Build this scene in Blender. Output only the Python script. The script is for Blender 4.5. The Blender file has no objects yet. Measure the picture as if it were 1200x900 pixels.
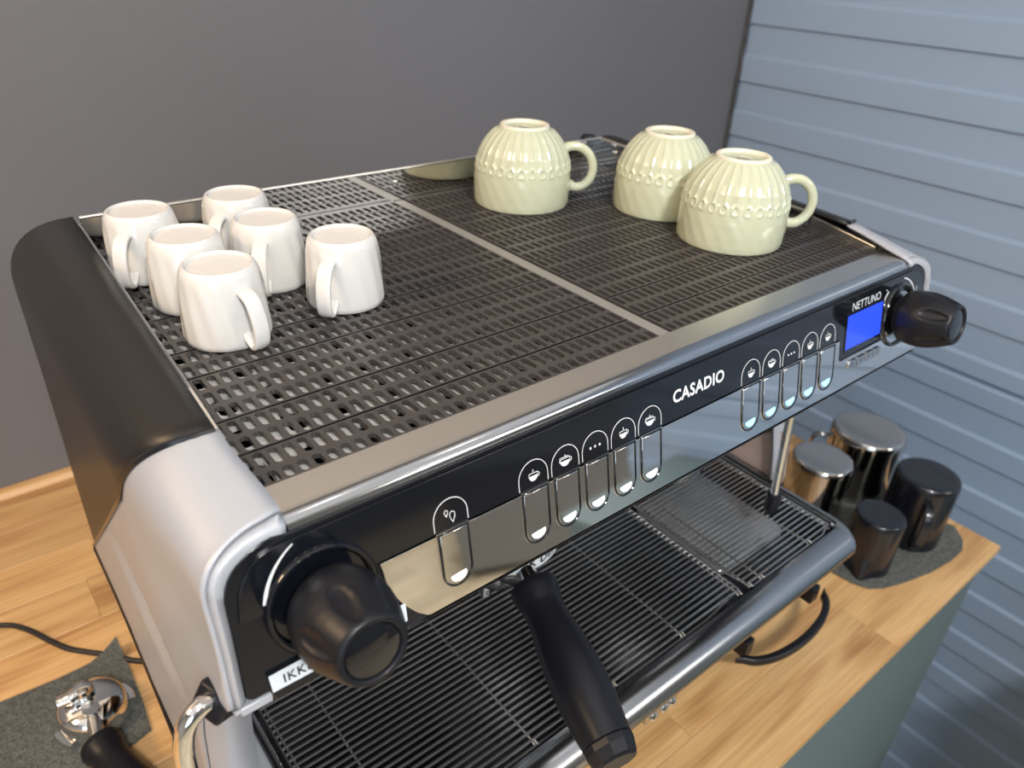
import bpy, bmesh, math, random
from mathutils import Vector, Matrix, noise
random.seed(7)
PI = math.pi
sc = bpy.context.scene
C = sc.collection

# ------------------------------------------------------------------ camera
F_PX = 873.136
cd = bpy.data.cameras.new('camera'); cam = bpy.data.objects.new('camera', cd); C.objects.link(cam)
cd.sensor_width = 36.0; cd.lens = 36.0 * F_PX / 1200.0
cd.clip_start = 0.01
Rw = ((0.78061522, -0.62362239, 0.04165331), (-0.29278256, -0.42374049, -0.85715948), (0.55219403, 0.65691637, -0.51336403))
m = Matrix(((Rw[0][0], -Rw[1][0], -Rw[2][0]), (Rw[0][1], -Rw[1][1], -Rw[2][1]), (Rw[0][2], -Rw[1][2], -Rw[2][2])))
cam.matrix_world = Matrix.Translation((0, 0, 0.75)) @ m.to_4x4()
cd.dof.use_dof = True; cd.dof.focus_distance = 0.52; cd.dof.aperture_fstop = 7.0
sc.camera = cam

# ------------------------------------------------------------------ world, lights, exposure
w = bpy.data.worlds.new('world'); sc.world = w; w.use_nodes = True
w.node_tree.nodes['Background'].inputs[0].default_value = (0.62, 0.72, 0.85, 1)
w.node_tree.nodes['Background'].inputs[1].default_value = 0.3
sc.view_settings.view_transform = 'Standard'; sc.view_settings.look = 'None'
sc.view_settings.gamma = 1.0; sc.view_settings.exposure = -0.03
sc.view_settings.use_curve_mapping = False

def area(name, loc, target, sx, sy, power, col):
    l = bpy.data.lights.new(name, 'AREA'); l.shape = 'RECTANGLE'; l.size = sx; l.size_y = sy
    l.energy = power; l.color = col
    o = bpy.data.objects.new(name, l); C.objects.link(o); o.location = loc
    o.rotation_euler = (Vector(target) - Vector(loc)).to_track_quat('-Z', 'Y').to_euler()
    return o
area('key_area', (-0.15, -1.0, 1.70), (0.6, 0.3, 0.2), 0.26, 0.18, 37, (1.0, 0.97, 0.93))
area('ceiling_area', (-0.1, -0.5, 1.72), (-0.1, -0.5, 0), 3.0, 2.0, 11, (0.96, 0.97, 1.0))
area('cool_fill_area', (-2.2, -2.4, 0.9), (1.2, 0.6, 0.3), 2.0, 1.8, 38, (0.76, 0.88, 1.0))  # cool fill light added to brighten the walls, no window behind it
area('room_area', (2.0, -2.3, 1.70), (2.0, -2.3, 0), 1.2, 0.8, 62, (1.0, 0.95, 0.88))
area('warm_area', (-1.3, 0.6, 1.6), (-0.1, 0.7, 0.0), 0.4, 0.4, 20, (1.0, 0.70, 0.42))

# ------------------------------------------------------------------ materials
def mat(name, col, rough=0.5, metal=0.0, coat=0.0, bump=None, var=None, emit=None, spec=None, aniso=0, trans=0):
    m = bpy.data.materials.new(name); m.use_nodes = True
    nt = m.node_tree; b = nt.nodes['Principled BSDF']
    b.inputs['Base Color'].default_value = (*col, 1); b.inputs['Roughness'].default_value = rough
    b.inputs['Metallic'].default_value = metal; b.inputs['Coat Weight'].default_value = coat
    b.inputs['Coat Roughness'].default_value = 0.06
    if spec is not None: b.inputs['Specular IOR Level'].default_value = spec
    if trans: b.inputs['Transmission Weight'].default_value = trans
    if emit:
        b.inputs['Emission Color'].default_value = (*emit[0], 1); b.inputs['Emission Strength'].default_value = emit[1]
    tc = nt.nodes.new('ShaderNodeTexCoord')
    if var:   # (scale vec, amount)
        mp = nt.nodes.new('ShaderNodeMapping'); mp.inputs['Scale'].default_value = var[0]
        nz = nt.nodes.new('ShaderNodeTexNoise'); nz.inputs['Scale'].default_value = 1.0; nz.inputs['Detail'].default_value = 4
        rp = nt.nodes.new('ShaderNodeValToRGB')
        k = var[1]
        rp.color_ramp.elements[0].position = .3; rp.color_ramp.elements[1].position = .7
        rp.color_ramp.elements[0].color = tuple(c*(1-k) for c in col)+(1,); rp.color_ramp.elements[1].color = tuple(min(1, c*(1+k)) for c in col)+(1,)
        nt.links.new(tc.outputs['Object'], mp.inputs[0]); nt.links.new(mp.outputs[0], nz.inputs['Vector'])
        nt.links.new(nz.outputs[0], rp.inputs[0]); nt.links.new(rp.outputs[0], b.inputs['Base Color'])
    if bump:  # (scale vec, strength, distance)
        mp = nt.nodes.new('ShaderNodeMapping'); mp.inputs['Scale'].default_value = bump[0]
        nz = nt.nodes.new('ShaderNodeTexNoise'); nz.inputs['Scale'].default_value = 1.0; nz.inputs['Detail'].default_value = 3
        bp = nt.nodes.new('ShaderNodeBump'); bp.inputs['Strength'].default_value = bump[1]; bp.inputs['Distance'].default_value = bump[2]
        nt.links.new(tc.outputs['Object'], mp.inputs[0]); nt.links.new(mp.outputs[0], nz.inputs['Vector'])
        nt.links.new(nz.outputs[0], bp.inputs['Height']); nt.links.new(bp.outputs[0], b.inputs['Normal'])
    return m

M = {}
M['grey_wall'] = mat('grey_wall_paint', (0.165, 0.165, 0.178), .34, bump=((60, 60, 60), .15, .002), var=((1.5, 1.5, 1.5), .04))
M['blue_wall'] = mat('blue_wall_paint', (0.315, 0.415, 0.56), .30, bump=((3, 3, 3), .1, .01), var=((.9, .9, .9), .05))
M['cream_wall'] = mat('cream_wall_paint', (0.75, 0.66, 0.56), .6, var=((1, 1, 1), .03))
M['white_wall'] = mat('white_wall_paint', (0.62, 0.62, 0.60), .6, var=((1, 1, 1), .03))
M['front_wall'] = mat('front_wall_paint', (0.20, 0.21, 0.22), .6, var=((1, 1, 1), .05))
M['ceiling'] = mat('ceiling_paint', (0.6, 0.6, 0.6), .7, var=((1, 1, 1), .03))
M['seal'] = mat('corner_seal', (0.06, 0.06, 0.065), .4, bump=((60, 60, 60), 1, .004), var=((50, 50, 50), .5))
M['cabinet'] = mat('sage_cabinet', (0.12, 0.17, 0.18), .5, var=((2, 2, 2), .05))
M['silver_plastic'] = mat('silver_plastic', (0.40, 0.42, 0.465), .40, .15, bump=((900, 900, 900), .06, .0004))
M['black_plastic'] = mat('black_satin_plastic', (0.014, 0.013, 0.013), .38, spec=.38, bump=((1400, 1400, 1400), .08, .0003))
M['black_gloss'] = mat('black_glass', (0.004, 0.005, 0.008), .07, coat=.4, var=((5, 5, 5), .1))
M['black_gasket'] = mat('black_gasket', (0.006, 0.007, 0.010), .22, var=((9, 9, 9), .1))
M['black_rubber'] = mat('black_rubber', (0.007, 0.0075, 0.011), .38, spec=.3, bump=((700, 700, 700), .1, .0003))
M['grid_plastic'] = mat('grid_plastic', (0.046, 0.042, 0.041), .38, bump=((900, 900, 900), .12, .0003))
M['brushed'] = mat('brushed_steel', (0.66, 0.64, 0.62), .30, 1.0, bump=((6, 900, 900), .10, .0004))
M['chrome'] = mat('chrome', (0.80, 0.80, 0.80), .045, 1.0, var=((2, 2, 2), .02))
M['roll_steel'] = mat('rolled_steel', (0.50, 0.51, 0.53), .13, 1.0, bump=((4, 600, 600), .05, .0003))
M['rib_steel'] = mat('rib_steel', (0.36, 0.35, 0.33), .6, .6, bump=((300, 300, 300), .2, .001))
M['pitcher_steel'] = mat('pitcher_steel', (0.50, 0.48, 0.46), .09, 1.0, bump=((60, 60, 60), .03, .001))
M['warm_reflection'] = mat('warm_reflection', (0.50, 0.37, 0.31), .35, .2, var=((20, 20, 20), .15))  # warm tint of reflected wood put into the base colour
M['steel'] = mat('satin_steel', (0.60, 0.60, 0.60), .20, 1.0, var=((8, 8, 8), .05))
M['tray_steel'] = mat('tray_steel', (0.42, 0.43, 0.45), .24, 1.0, bump=((500, 20, 20), .04, .0003))
M['sheet_steel'] = mat('sheet_steel', (0.74, 0.73, 0.72), .38, .45, bump=((160, 160, 160), .5, .002))
M['dark_steel'] = mat('dark_steel', (0.16, 0.16, 0.17), .3, 1.0, var=((20, 20, 20), .3))
M['pale_steel'] = mat('pale_steel', (0.62, 0.65, 0.68), .25, .6, var=((30, 30, 30), .2))
M['basin_steel'] = mat('basin_steel', (0.07, 0.075, 0.085), .25, .9, var=((25, 25, 25), .5))
M['wire'] = mat('wire_steel', (0.56, 0.56, 0.56), .26, .95, var=((30, 30, 30), .06))
M['white_ceramic'] = mat('white_glaze', (0.66, 0.655, 0.64), .13, coat=.5, bump=((30, 30, 30), .10, .002))
M['white_raw'] = mat('white_bisque', (0.64, 0.62, 0.60), .4, var=((60, 60, 60), .05))
M['green_ceramic'] = mat('celadon_glaze', (0.53, 0.555, 0.405), .13, coat=.5, bump=((30, 30, 30), .06, .002), var=((20, 20, 20), .05))
M['green_raw'] = mat('cream_foot_rim', (0.76, 0.73, 0.60), .4, var=((60, 60, 60), .05))
M['stamp'] = mat('foot_stamp', (0.15, 0.15, 0.13), .5, var=((200, 200, 200), .5))
M['white_print'] = mat('white_print', (0.80, 0.82, 0.84), .5, var=((50, 50, 50), .02))
M['paper'] = mat('label_paper', (0.66, 0.72, 0.78), .5, var=((60, 60, 60), .05))
M['black_ink'] = mat('black_ink', (0.01, 0.01, 0.012), .5, var=((60, 60, 60), .05))
M['lcd'] = mat('blue_display', (0.01, 0.02, 0.4), .2, emit=((0.03, 0.10, 1.0), 0.95))
M['led_white'] = mat('white_indicator', (0.8, 0.8, 0.8), .3, emit=((0.93, 0.96, 1.0), 0.9))
M['led_cyan'] = mat('cyan_indicator', (0.4, 0.8, 0.9), .3, emit=((0.25, 0.78, 0.95), 0.9))
M['lamp'] = mat('lamp_diffuser', (0.9, 0.9, 0.9), .5, emit=((1.0, 0.93, 0.84), 14))
M['cable'] = mat('cable_rubber', (0.012, 0.012, 0.013), .45, var=((9, 9, 9), .1))
M['puddle'] = mat('water', (0.9, 0.95, 1.0), .02, trans=1.0, bump=((40, 40, 40), .2, .001))

def cloth_mat():
    m = mat('grey_bar_cloth', (0.075, 0.078, 0.072), .95)
    nt = m.node_tree; b = nt.nodes['Principled BSDF']; tc = nt.nodes.new('ShaderNodeTexCoord')
    br = nt.nodes.new('ShaderNodeTexVoronoi'); br.inputs['Scale'].default_value = 75; br.feature = 'DISTANCE_TO_EDGE'; br.inputs['Randomness'].default_value = .35
    nz = nt.nodes.new('ShaderNodeTexNoise'); nz.inputs['Scale'].default_value = 500
    rp = nt.nodes.new('ShaderNodeValToRGB'); rp.color_ramp.elements[0].color = (0.045, 0.048, 0.046, 1); rp.color_ramp.elements[1].color = (0.15, 0.155, 0.14, 1)
    rp.color_ramp.elements[0].position = .3; rp.color_ramp.elements[1].position = .75
    bp = nt.nodes.new('ShaderNodeBump'); bp.inputs['Strength'].default_value = .8; bp.inputs['Distance'].default_value = .003
    nt.links.new(tc.outputs['Object'], br.inputs['Vector']); nt.links.new(tc.outputs['Object'], nz.inputs['Vector'])
    nt.links.new(nz.outputs[0], rp.inputs[0]); nt.links.new(rp.outputs[0], b.inputs['Base Color'])
    nt.links.new(br.outputs[0], bp.inputs['Height']); nt.links.new(bp.outputs[0], b.inputs['Normal'])
    return m
M['cloth'] = cloth_mat()

def wood_mat(name, dark, mid, light, wscale=1.0, rough=.42):
    m = bpy.data.materials.new(name); m.use_nodes = True; nt = m.node_tree; b = nt.nodes['Principled BSDF']
    N = nt.nodes.new; L = nt.links.new
    tc = N('ShaderNodeTexCoord'); oi = N('ShaderNodeObjectInfo'); ml = N('ShaderNodeMath'); ml.operation = 'MULTIPLY'; ml.inputs[1].default_value = 37.0
    cx = N('ShaderNodeCombineXYZ'); ad = N('ShaderNodeVectorMath'); ad.operation = 'ADD'
    L(oi.outputs['Random'], ml.inputs[0]); L(ml.outputs[0], cx.inputs[0]); L(ml.outputs[0], cx.inputs[1]); L(ml.outputs[0], cx.inputs[2])
    L(tc.outputs['Object'], ad.inputs[0]); L(cx.outputs[0], ad.inputs[1])
    mp = N('ShaderNodeMapping'); mp.inputs['Scale'].default_value = (1.6*wscale, 13*wscale, 13*wscale); L(ad.outputs[0], mp.inputs[0])
    n1 = N('ShaderNodeTexNoise'); n1.inputs['Scale'].default_value = 1.2; n1.inputs['Detail'].default_value = 2; n1.inputs['Distortion'].default_value = .6; L(mp.outputs[0], n1.inputs['Vector'])
    mr = N('ShaderNodeMath'); mr.operation = 'MULTIPLY'; mr.inputs[1].default_value = 16.0; L(n1.outputs[0], mr.inputs[0])
    sn = N('ShaderNodeMath'); sn.operation = 'SINE'; L(mr.outputs[0], sn.inputs[0])
    mp2 = N('ShaderNodeMapping'); mp2.inputs['Scale'].default_value = (9*wscale, 260*wscale, 260*wscale); L(ad.outputs[0], mp2.inputs[0])
    n2 = N('ShaderNodeTexNoise'); n2.inputs['Scale'].default_value = 1; n2.inputs['Detail'].default_value = 3; L(mp2.outputs[0], n2.inputs['Vector'])
    m3 = N('ShaderNodeMath'); m3.operation = 'MULTIPLY_ADD'; m3.inputs[1].default_value = .17; m3.inputs[2].default_value = .155; L(sn.outputs[0], m3.inputs[0])
    m4 = N('ShaderNodeMath'); m4.operation = 'MULTIPLY_ADD'; m4.inputs[1].default_value = .68; L(n2.outputs[0], m4.inputs[0]); L(m3.outputs[0], m4.inputs[2])
    rp = N('ShaderNodeValToRGB'); e = rp.color_ramp.elements
    e[0].position = .15; e[0].color = (*dark, 1); e[1].position = .8; e[1].color = (*light, 1); k = e.new(.5); k.color = (*mid, 1)
    L(m4.outputs[0], rp.inputs[0])
    hs = N('ShaderNodeHueSaturation'); mv = N('ShaderNodeMath'); mv.operation = 'MULTIPLY_ADD'; mv.inputs[1].default_value = .28; mv.inputs[2].default_value = .86
    L(oi.outputs['Random'], mv.inputs[0]); L(mv.outputs[0], hs.inputs['Value']); L(rp.outputs[0], hs.inputs['Color'])
    L(hs.outputs[0], b.inputs['Base Color']); b.inputs['Roughness'].default_value = rough
    bp = N('ShaderNodeBump'); bp.inputs['Strength'].default_value = .12; bp.inputs['Distance'].default_value = .001
    L(n2.outputs[0], bp.inputs['Height']); L(bp.outputs[0], b.inputs['Normal'])
    return m
M['oak'] = wood_mat('oak', (0.34, 0.165, 0.055), (0.56, 0.325, 0.135), (0.70, 0.455, 0.21))
M['oak_edge'] = wood_mat('oak_edge_bead', (0.42, 0.22, 0.08), (0.62, 0.37, 0.16), (0.74, 0.48, 0.23))
M['floor_wood'] = wood_mat('floor_wood', (0.50, 0.40, 0.26), (0.68, 0.57, 0.40), (0.80, 0.70, 0.52), .35, .5)

# ------------------------------------------------------------------ helpers
def empty(name, loc, label, cat, group=None, rz=0):
    o = bpy.data.objects.new(name, None); C.objects.link(o); o.empty_display_size = .05
    o.location = loc; o.rotation_euler = (0, 0, rz); tag(o, label, cat, group); return o
def tag(o, label=None, cat=None, group=None, kind=None):
    if label: o['label'] = label
    if cat: o['category'] = cat
    if group: o['group'] = group
    if kind: o['kind'] = kind
    return o
def origin(p):
    v = Vector((0, 0, 0))
    while p is not None: v += p.location; p = p.parent
    return v
def link(name, bm, material, parent=None, smooth=True, bevel=0, seg=2, label=None, loc=None, weld=True, angle=None, recalc=True):
    """bm holds world coordinates when loc is None, local ones otherwise"""
    if weld: bmesh.ops.remove_doubles(bm, verts=bm.verts, dist=1e-6)
    if recalc: bmesh.ops.recalc_face_normals(bm, faces=bm.faces)
    me = bpy.data.meshes.new(name)
    o = bpy.data.objects.new(name, me); C.objects.link(o)
    if parent is not None: o.parent = parent
    if loc is None:
        if parent is None and len(bm.verts):
            c = sum((v.co for v in bm.verts), Vector())/len(bm.verts)
            o.location = c; bmesh.ops.translate(bm, verts=bm.verts, vec=-c)
        else:
            bmesh.ops.translate(bm, verts=bm.verts, vec=-origin(parent) if parent else Vector())
    else: o.location = loc
    bm.to_mesh(me); bm.free()
    for mm in (material if isinstance(material, (list, tuple)) else [material]): me.materials.append(mm)
    if smooth:
        for p in me.polygons: p.use_smooth = True
        if angle is None: angle = 35
        me.set_sharp_from_angle(angle=math.radians(angle))
    if bevel:
        b = o.modifiers.new('bevel', 'BEVEL'); b.width = bevel; b.segments = seg; b.limit_method = 'ANGLE'; b.angle_limit = math.radians(35)
        b.harden_normals = False
    if label: o['label'] = label
    return o
def box(bm, x0, x1, y0, y1, z0, z1, fn=None):
    vs = [bm.verts.new((x, y, z) if fn is None else fn(x, y, z)) for z in (z0, z1) for y in (y0, y1) for x in (x0, x1)]
    for f in ((0, 2, 3, 1), (4, 5, 7, 6), (0, 1, 5, 4), (2, 6, 7, 3), (0, 4, 6, 2), (1, 3, 7, 5)): bm.faces.new([vs[i] for i in f])
    return vs
def prism(bm, poly, d0, d1, fn):
    a = [bm.verts.new(fn(p[0], p[1], d0)) for p in poly]; b = [bm.verts.new(fn(p[0], p[1], d1)) for p in poly]
    n = len(poly)
    bm.faces.new(a[::-1]); bm.faces.new(b)
    for i in range(n): bm.faces.new((a[i], a[(i+1) % n], b[(i+1) % n], b[i]))
def ringprism(bm, outer, inner, d0, d1, fn):
    n = len(outer); L = [[bm.verts.new(fn(p[0], p[1], d)) for p in q] for q in (outer, inner) for d in (d0, d1)]
    o0, o1, i0, i1 = L
    for i in range(n):
        j = (i+1) % n
        bm.faces.new((o0[i], o0[j], o1[j], o1[i])); bm.faces.new((i0[i], i1[i], i1[j], i0[j]))
        bm.faces.new((o1[i], o1[j], i1[j], i1[i])); bm.faces.new((o0[i], i0[i], i0[j], o0[j]))
def ribbon(bm, pts, wd, d0, d1, fn, closed=False, taper=None):
    n = len(pts); A = []; B = []
    for i, p in enumerate(pts):
        if closed: q0, q1 = pts[(i-1) % n], pts[(i+1) % n]
        else: q0, q1 = pts[max(i-1, 0)], pts[min(i+1, n-1)]
        t = Vector((q1[0]-q0[0], q1[1]-q0[1]))
        if t.length < 1e-9: t = Vector((1, 0))
        t.normalize(); nn = Vector((-t.y, t.x))*(wd/2)*(taper(i/(n-1)) if taper else 1)
        A.append((p[0]+nn.x, p[1]+nn.y)); B.append((p[0]-nn.x, p[1]-nn.y))
    if closed: ringprism(bm, A, B, d0, d1, fn)
    else: prism(bm, A+B[::-1], d0, d1, fn)
def frame(axis):
    a = Vector(axis).normalized(); t = Vector((0, 0, 1)) if abs(a.z) < .9 else Vector((1, 0, 0))
    u = t.cross(a).normalized(); return u, a.cross(u), a
def lathe(bm, prof, seg=48, base=(0, 0, 0), axis=(0, 0, 1), disp=None, cap0=True, cap1=True, mats=None):
    """prof = (radius, height) list"""
    u, v, a = frame(axis) if tuple(axis) != (0, 0, 1) else (Vector((1, 0, 0)), Vector((0, 1, 0)), Vector((0, 0, 1)))
    base = Vector(base); rings = []
    for k, (r, h) in enumerate(prof):
        if r < 1e-7: rings.append([bm.verts.new(base+a*h)]); continue
        ring = []
        for i in range(seg):
            th = 2*PI*i/seg; rr = r+(disp(k, th, h) if disp else 0)
            ring.append(bm.verts.new(base+a*h+(u*math.cos(th)+v*math.sin(th))*rr))
        rings.append(ring)
    for k in range(len(rings)-1):
        p, q = rings[k], rings[k+1]
        for i in range(seg):
            j = (i+1) % seg
            if len(p) == 1 and len(q) == 1: continue
            if len(p) == 1: f = bm.faces.new((p[0], q[i], q[j]))
            elif len(q) == 1: f = bm.faces.new((p[i], p[j], q[0]))
            else: f = bm.faces.new((p[i], p[j], q[j], q[i]))
            if mats: f.material_index = mats(k)
    if cap0 and len(rings[0]) > 1: bm.faces.new(rings[0][::-1])
    if cap1 and len(rings[-1]) > 1: bm.faces.new(rings[-1])
def tube(bm, pts, r, seg=10, sect=None, closed=False, up=None):
    """swept section; r number or list; sect=(w,t) -> flat rounded strap"""
    pts = [Vector(p) for p in pts]; n = len(pts); rings = []; pu = None
    for i, p in enumerate(pts):
        q0 = pts[(i-1) % n] if closed or i > 0 else p; q1 = pts[(i+1) % n] if closed or i < n-1 else p
        t = (q1-q0).normalized()
        if up is not None: u = Vector(up).normalized()
        elif pu is None: u = frame(t)[0]
        else: u = (pu-t*pu.dot(t)).normalized()
        pu = u; v = t.cross(u).normalized()
        rr = r[i] if isinstance(r, (list, tuple)) else r; ring = []
        for k in range(seg):
            a = 2*PI*k/seg
            if sect:
                ca, sa = math.cos(a), math.sin(a); e = .55
                ring.append(bm.verts.new(p+u*(sect[0]/2*math.copysign(abs(ca)**e, ca))+v*(sect[1]/2*math.copysign(abs(sa)**e, sa))))
            else: ring.append(bm.verts.new(p+(u*math.cos(a)+v*math.sin(a))*rr))
        rings.append(ring)
    m = n if closed else n-1
    for i in range(m):
        p, q = rings[i], rings[(i+1) % n]
        for k in range(seg): bm.faces.new((p[k], p[(k+1) % seg], q[(k+1) % seg], q[k]))
    if not closed: bm.faces.new(rings[0][::-1]); bm.faces.new(rings[-1])
def spline(pts, n=8):
    pts = [Vector(p) for p in pts]; out = []
    P = [pts[0]*2-pts[1]]+pts+[pts[-1]*2-pts[-2]]
    for i in range(1, len(P)-2):
        for k in range(n):
            t = k/n; a, b, c, d = P[i-1], P[i], P[i+1], P[i+2]
            out.append(.5*((2*b)+(c-a)*t+(2*a-5*b+4*c-d)*t*t+(3*b-a-3*c+d)*t**3))
    out.append(pts[-1]); return out
def rrect(x0, x1, y0, y1, r, n=5):
    if not isinstance(r, (list, tuple)): r = [r]*4
    out = []
    for (cx, cy, a0, rr) in ((x1-r[0], y0+r[0], -90, r[0]), (x1-r[1], y1-r[1], 0, r[1]), (x0+r[2], y1-r[2], 90, r[2]), (x0+r[3], y0+r[3], 180, r[3])):
        for k in range(n+1):
            a = math.radians(a0+90*k/n); out.append((cx+rr*math.cos(a), cy+rr*math.sin(a)))
    return out
def offset(poly, d):
    n = len(poly); out = []
    for i in range(n):
        a, b, c = Vector(poly[i-1]).to_2d(), Vector(poly[i]).to_2d(), Vector(poly[(i+1) % n]).to_2d()
        t = (c-a); t = t.normalized() if t.length > 1e-9 else Vector((1, 0)); out.append((b.x-t.y*d, b.y+t.x*d))
    return out
def text_bm(bm, s, size, fn, d0=0, d1=.0003, x=0, y=0, bold=0.0, spacing=1.0, center=False, shear=0):
    cu = bpy.data.curves.new('txt', 'FONT'); cu.body = s; cu.size = size; cu.offset = bold; cu.space_character = spacing
    cu.resolution_u = 3
    if center: cu.align_x = 'CENTER'
    o = bpy.data.objects.new('txt', cu); C.objects.link(o)
    dg = bpy.context.evaluated_depsgraph_get(); dg.update()
    me = bpy.data.meshes.new_from_object(o.evaluated_get(dg))
    vs = [bm.verts.new(fn(v.co.x+x, v.co.y+y, d1)) for v in me.vertices]
    for p in me.polygons:
        try: bm.faces.new([vs[i] for i in p.vertices])
        except ValueError: pass
    bpy.data.objects.remove(o); bpy.data.curves.remove(cu); bpy.data.meshes.remove(me)
def copy_tree(o):
    r = o.copy(); C.objects.link(r)
    for ch in list(o.children):
        c = ch.copy(); C.objects.link(c); c.parent = r
        for g in list(ch.children):
            d = g.copy(); C.objects.link(d); d.parent = c
    return r

# ------------------------------------------------------------------ the room
XW, YW = 1.637, 1.15
X0, Y0, ZF, ZC = -2.6, -4.0, -1.3, 1.75
XR, YOPEN = 4.2, -1.15      # the room widens to the right beyond the blue wall
b = bmesh.new(); box(b, X0-.1, XW, YW, YW+.1, ZF, 1.06); tag(link('wall_back', b, M['grey_wall'], smooth=False), kind='structure')
b = bmesh.new(); box(b, X0-.1, XW+.1, YW+.02, YW+.1, 1.06, ZC); tag(link('wall_back_upper', b, M['cream_wall'], smooth=False), kind='structure')
b = bmesh.new(); box(b, X0-.1, X0, Y0, YW, ZF, ZC); tag(link('wall_left', b, M['white_wall'], smooth=False), kind='structure')
b = bmesh.new(); box(b, X0-.1, XR, Y0-.1, Y0, ZF, ZC); tag(link('wall_front', b, M['front_wall'], smooth=False), kind='structure')
b = bmesh.new(); box(b, X0-.1, XR, Y0-.1, YW+.1, ZC, ZC+.1); tag(link('ceiling', b, M['ceiling'], smooth=False), kind='structure')
b = bmesh.new(); box(b, X0-.1, XR, Y0-.1, YW+.1, ZF-.1, ZF-.012); fl = tag(link('floor', b, M['dark_steel'], smooth=False), kind='structure')
# floor boards
k = 0; y = Y0
while y < .1:
    x = X0-random.random()*.6
    xe = XR if y < YOPEN-.14 else XW
    while x < xe:
        L = .9; x1 = min(x+L, xe); xx = max(x, X0)
        if x1-xx > .02:
            b = bmesh.new(); box(b, xx, x1-.002, y, y+.138, ZF-.011, ZF)
            c = sum((v.co for v in b.verts), Vector())/8; bmesh.ops.translate(b, verts=b.verts, vec=-c)
            link('floor_board', b, M['floor_wood'], fl, smooth=False, loc=c-fl.location)
        x += L
    y += .14
# slatted blue wall: a backing and planks, alternately proud and set back
b = bmesh.new(); box(b, XR, XR+.1, Y0-.1, YOPEN, ZF, ZC); tag(link('wall_right_far', b, M['white_wall'], smooth=False), kind='structure')
b = bmesh.new(); box(b, XW+.1, XR, YOPEN, YOPEN+.1, ZF, ZC); tag(link('wall_side', b, M['white_wall'], smooth=False), kind='structure')
b = bmesh.new(); box(b, XW, XW+.1, YOPEN, YW+.1, ZF, ZC); wr = tag(link('wall_right', b, M['blue_wall'], smooth=False), kind='structure')
def plank(z1, z0, proud):
    t = .012 if proud else .005; ch = .006 if proud else 0.0; cl = .0013
    b = bmesh.new(); x = XW
    prof = [(x+.0005, z0), (x-t+cl, z0), (x-t, z0+cl), (x-t, z1-ch), (x-t+ch, z1), (x+.0005, z1)] if ch else [(x+.0005, z0), (x-t, z0), (x-t, z1), (x+.0005, z1)]
    a = [b.verts.new((p[0], YOPEN, p[1])) for p in prof]; c = [b.verts.new((p[0], YW, p[1])) for p in prof]; n = len(prof)
    b.faces.new(a); b.faces.new(c[::-1])
    for i in range(n): b.faces.new((a[i], a[(i+1) % n], c[(i+1) % n], c[i]))
    link('plank', b, M['blue_wall'], wr, smooth=False)
zs = []
zt = .75-.0533*XW; z = zt
while z < ZC: z += .1244
top = z
z = top
while z-.1244 > .75-.4325*XW-.01:
    zs.append((z, z-.0597, True)); zs.append((z-.0597, z-.1244, False)); z -= .1244
zj = .75-.4585*XW
zs.append((z, zj, True))
z = .75-.4645*XW; zs.append((z, .75-.494*XW, True)); zs.append((.75-.494*XW, .75-.534*XW, False)); z = .75-.534*XW
while z > ZF+.01:
    zs.append((z, z-.0567, True)); zs.append((z-.0567, max(z-.1229, ZF), False)); z -= .1229
for a_, b_, p_ in zs:
    a_ = min(a_, ZC)
    if a_-b_ > .005: plank(a_, b_, p_)
# wavy dark seal in the corner
b = bmesh.new(); pts = []
for i in range(150):
    z = ZF+(ZC-ZF)*i/149
    pts.append((XW-.014+.002*noise.noise(Vector((0, 0, z*22))), YW-.004+.002*noise.noise(Vector((5, 0, z*25))), z))
tube(b, pts, [.0055+.0018*noise.noise(Vector((9, 3, p[2]*30))) for p in pts], 8)
tag(link('trim_1', b, M['seal']), kind='structure')
# clear splash sheet on the back wall
# ------------------------------------------------------------------ ceiling lamps (seen only in reflections)
lampspots = [(-0.2, 0.05), (0.15, 0.05), (0.5, 0.05), (0.85, 0.05), (-0.2, -1.2), (0.5, -1.2), (1.1, -1.2), (-1.2, .4), (-1.2, -.9)]
lroot = None
for i, (lx, ly) in enumerate(lampspots):
    if i == 0:
        t = lroot = empty('ceiling_lamp', (lx, ly, ZC), 'round white ceiling spot lamp above the counter', 'lamp', 'ceiling spot lamps')
        b = bmesh.new(); lathe(b, [(.055, 0), (.055, -.05), (.047, -.05), (.045, -.035), (0.0, -.033)], 32, cap0=True); link('lamp_housing', b, M['white_wall'], t, loc=(0, 0, 0))
        b = bmesh.new(); lathe(b, [(0.0, -.036), (.044, -.036), (.044, -.038), (0, -.038)], 32); link('diffuser', b, M['lamp'], t, loc=(0, 0, 0))
    else:
        t = copy_tree(lroot); t.location = (lx, ly, ZC)

bn = empty('storage_bench', (2.45, -2.85, ZF), 'large grey storage bench across the room, seen only mirrored in the polished plate', 'bench')
def rotp(x, y, z, a=math.radians(38)): return (2.45+x*math.cos(a)-y*math.sin(a), -2.85+x*math.sin(a)+y*math.cos(a), z)
b = bmesh.new(); box(b, -.5, 1.2, -.35, .45, ZF+.05, ZF+.62, rotp); link('body', b, M['front_wall'], bn, smooth=False, bevel=.01)
b = bmesh.new(); box(b, -.52, 1.22, -.37, .47, ZF+.62, ZF+.66, rotp); link('lid', b, M['front_wall'], bn, smooth=False, bevel=.008)
b = bmesh.new(); box(b, -.46, 1.16, -.31, .41, ZF, ZF+.05, rotp); link('plinth', b, M['black_gasket'], bn, smooth=False)

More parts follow.
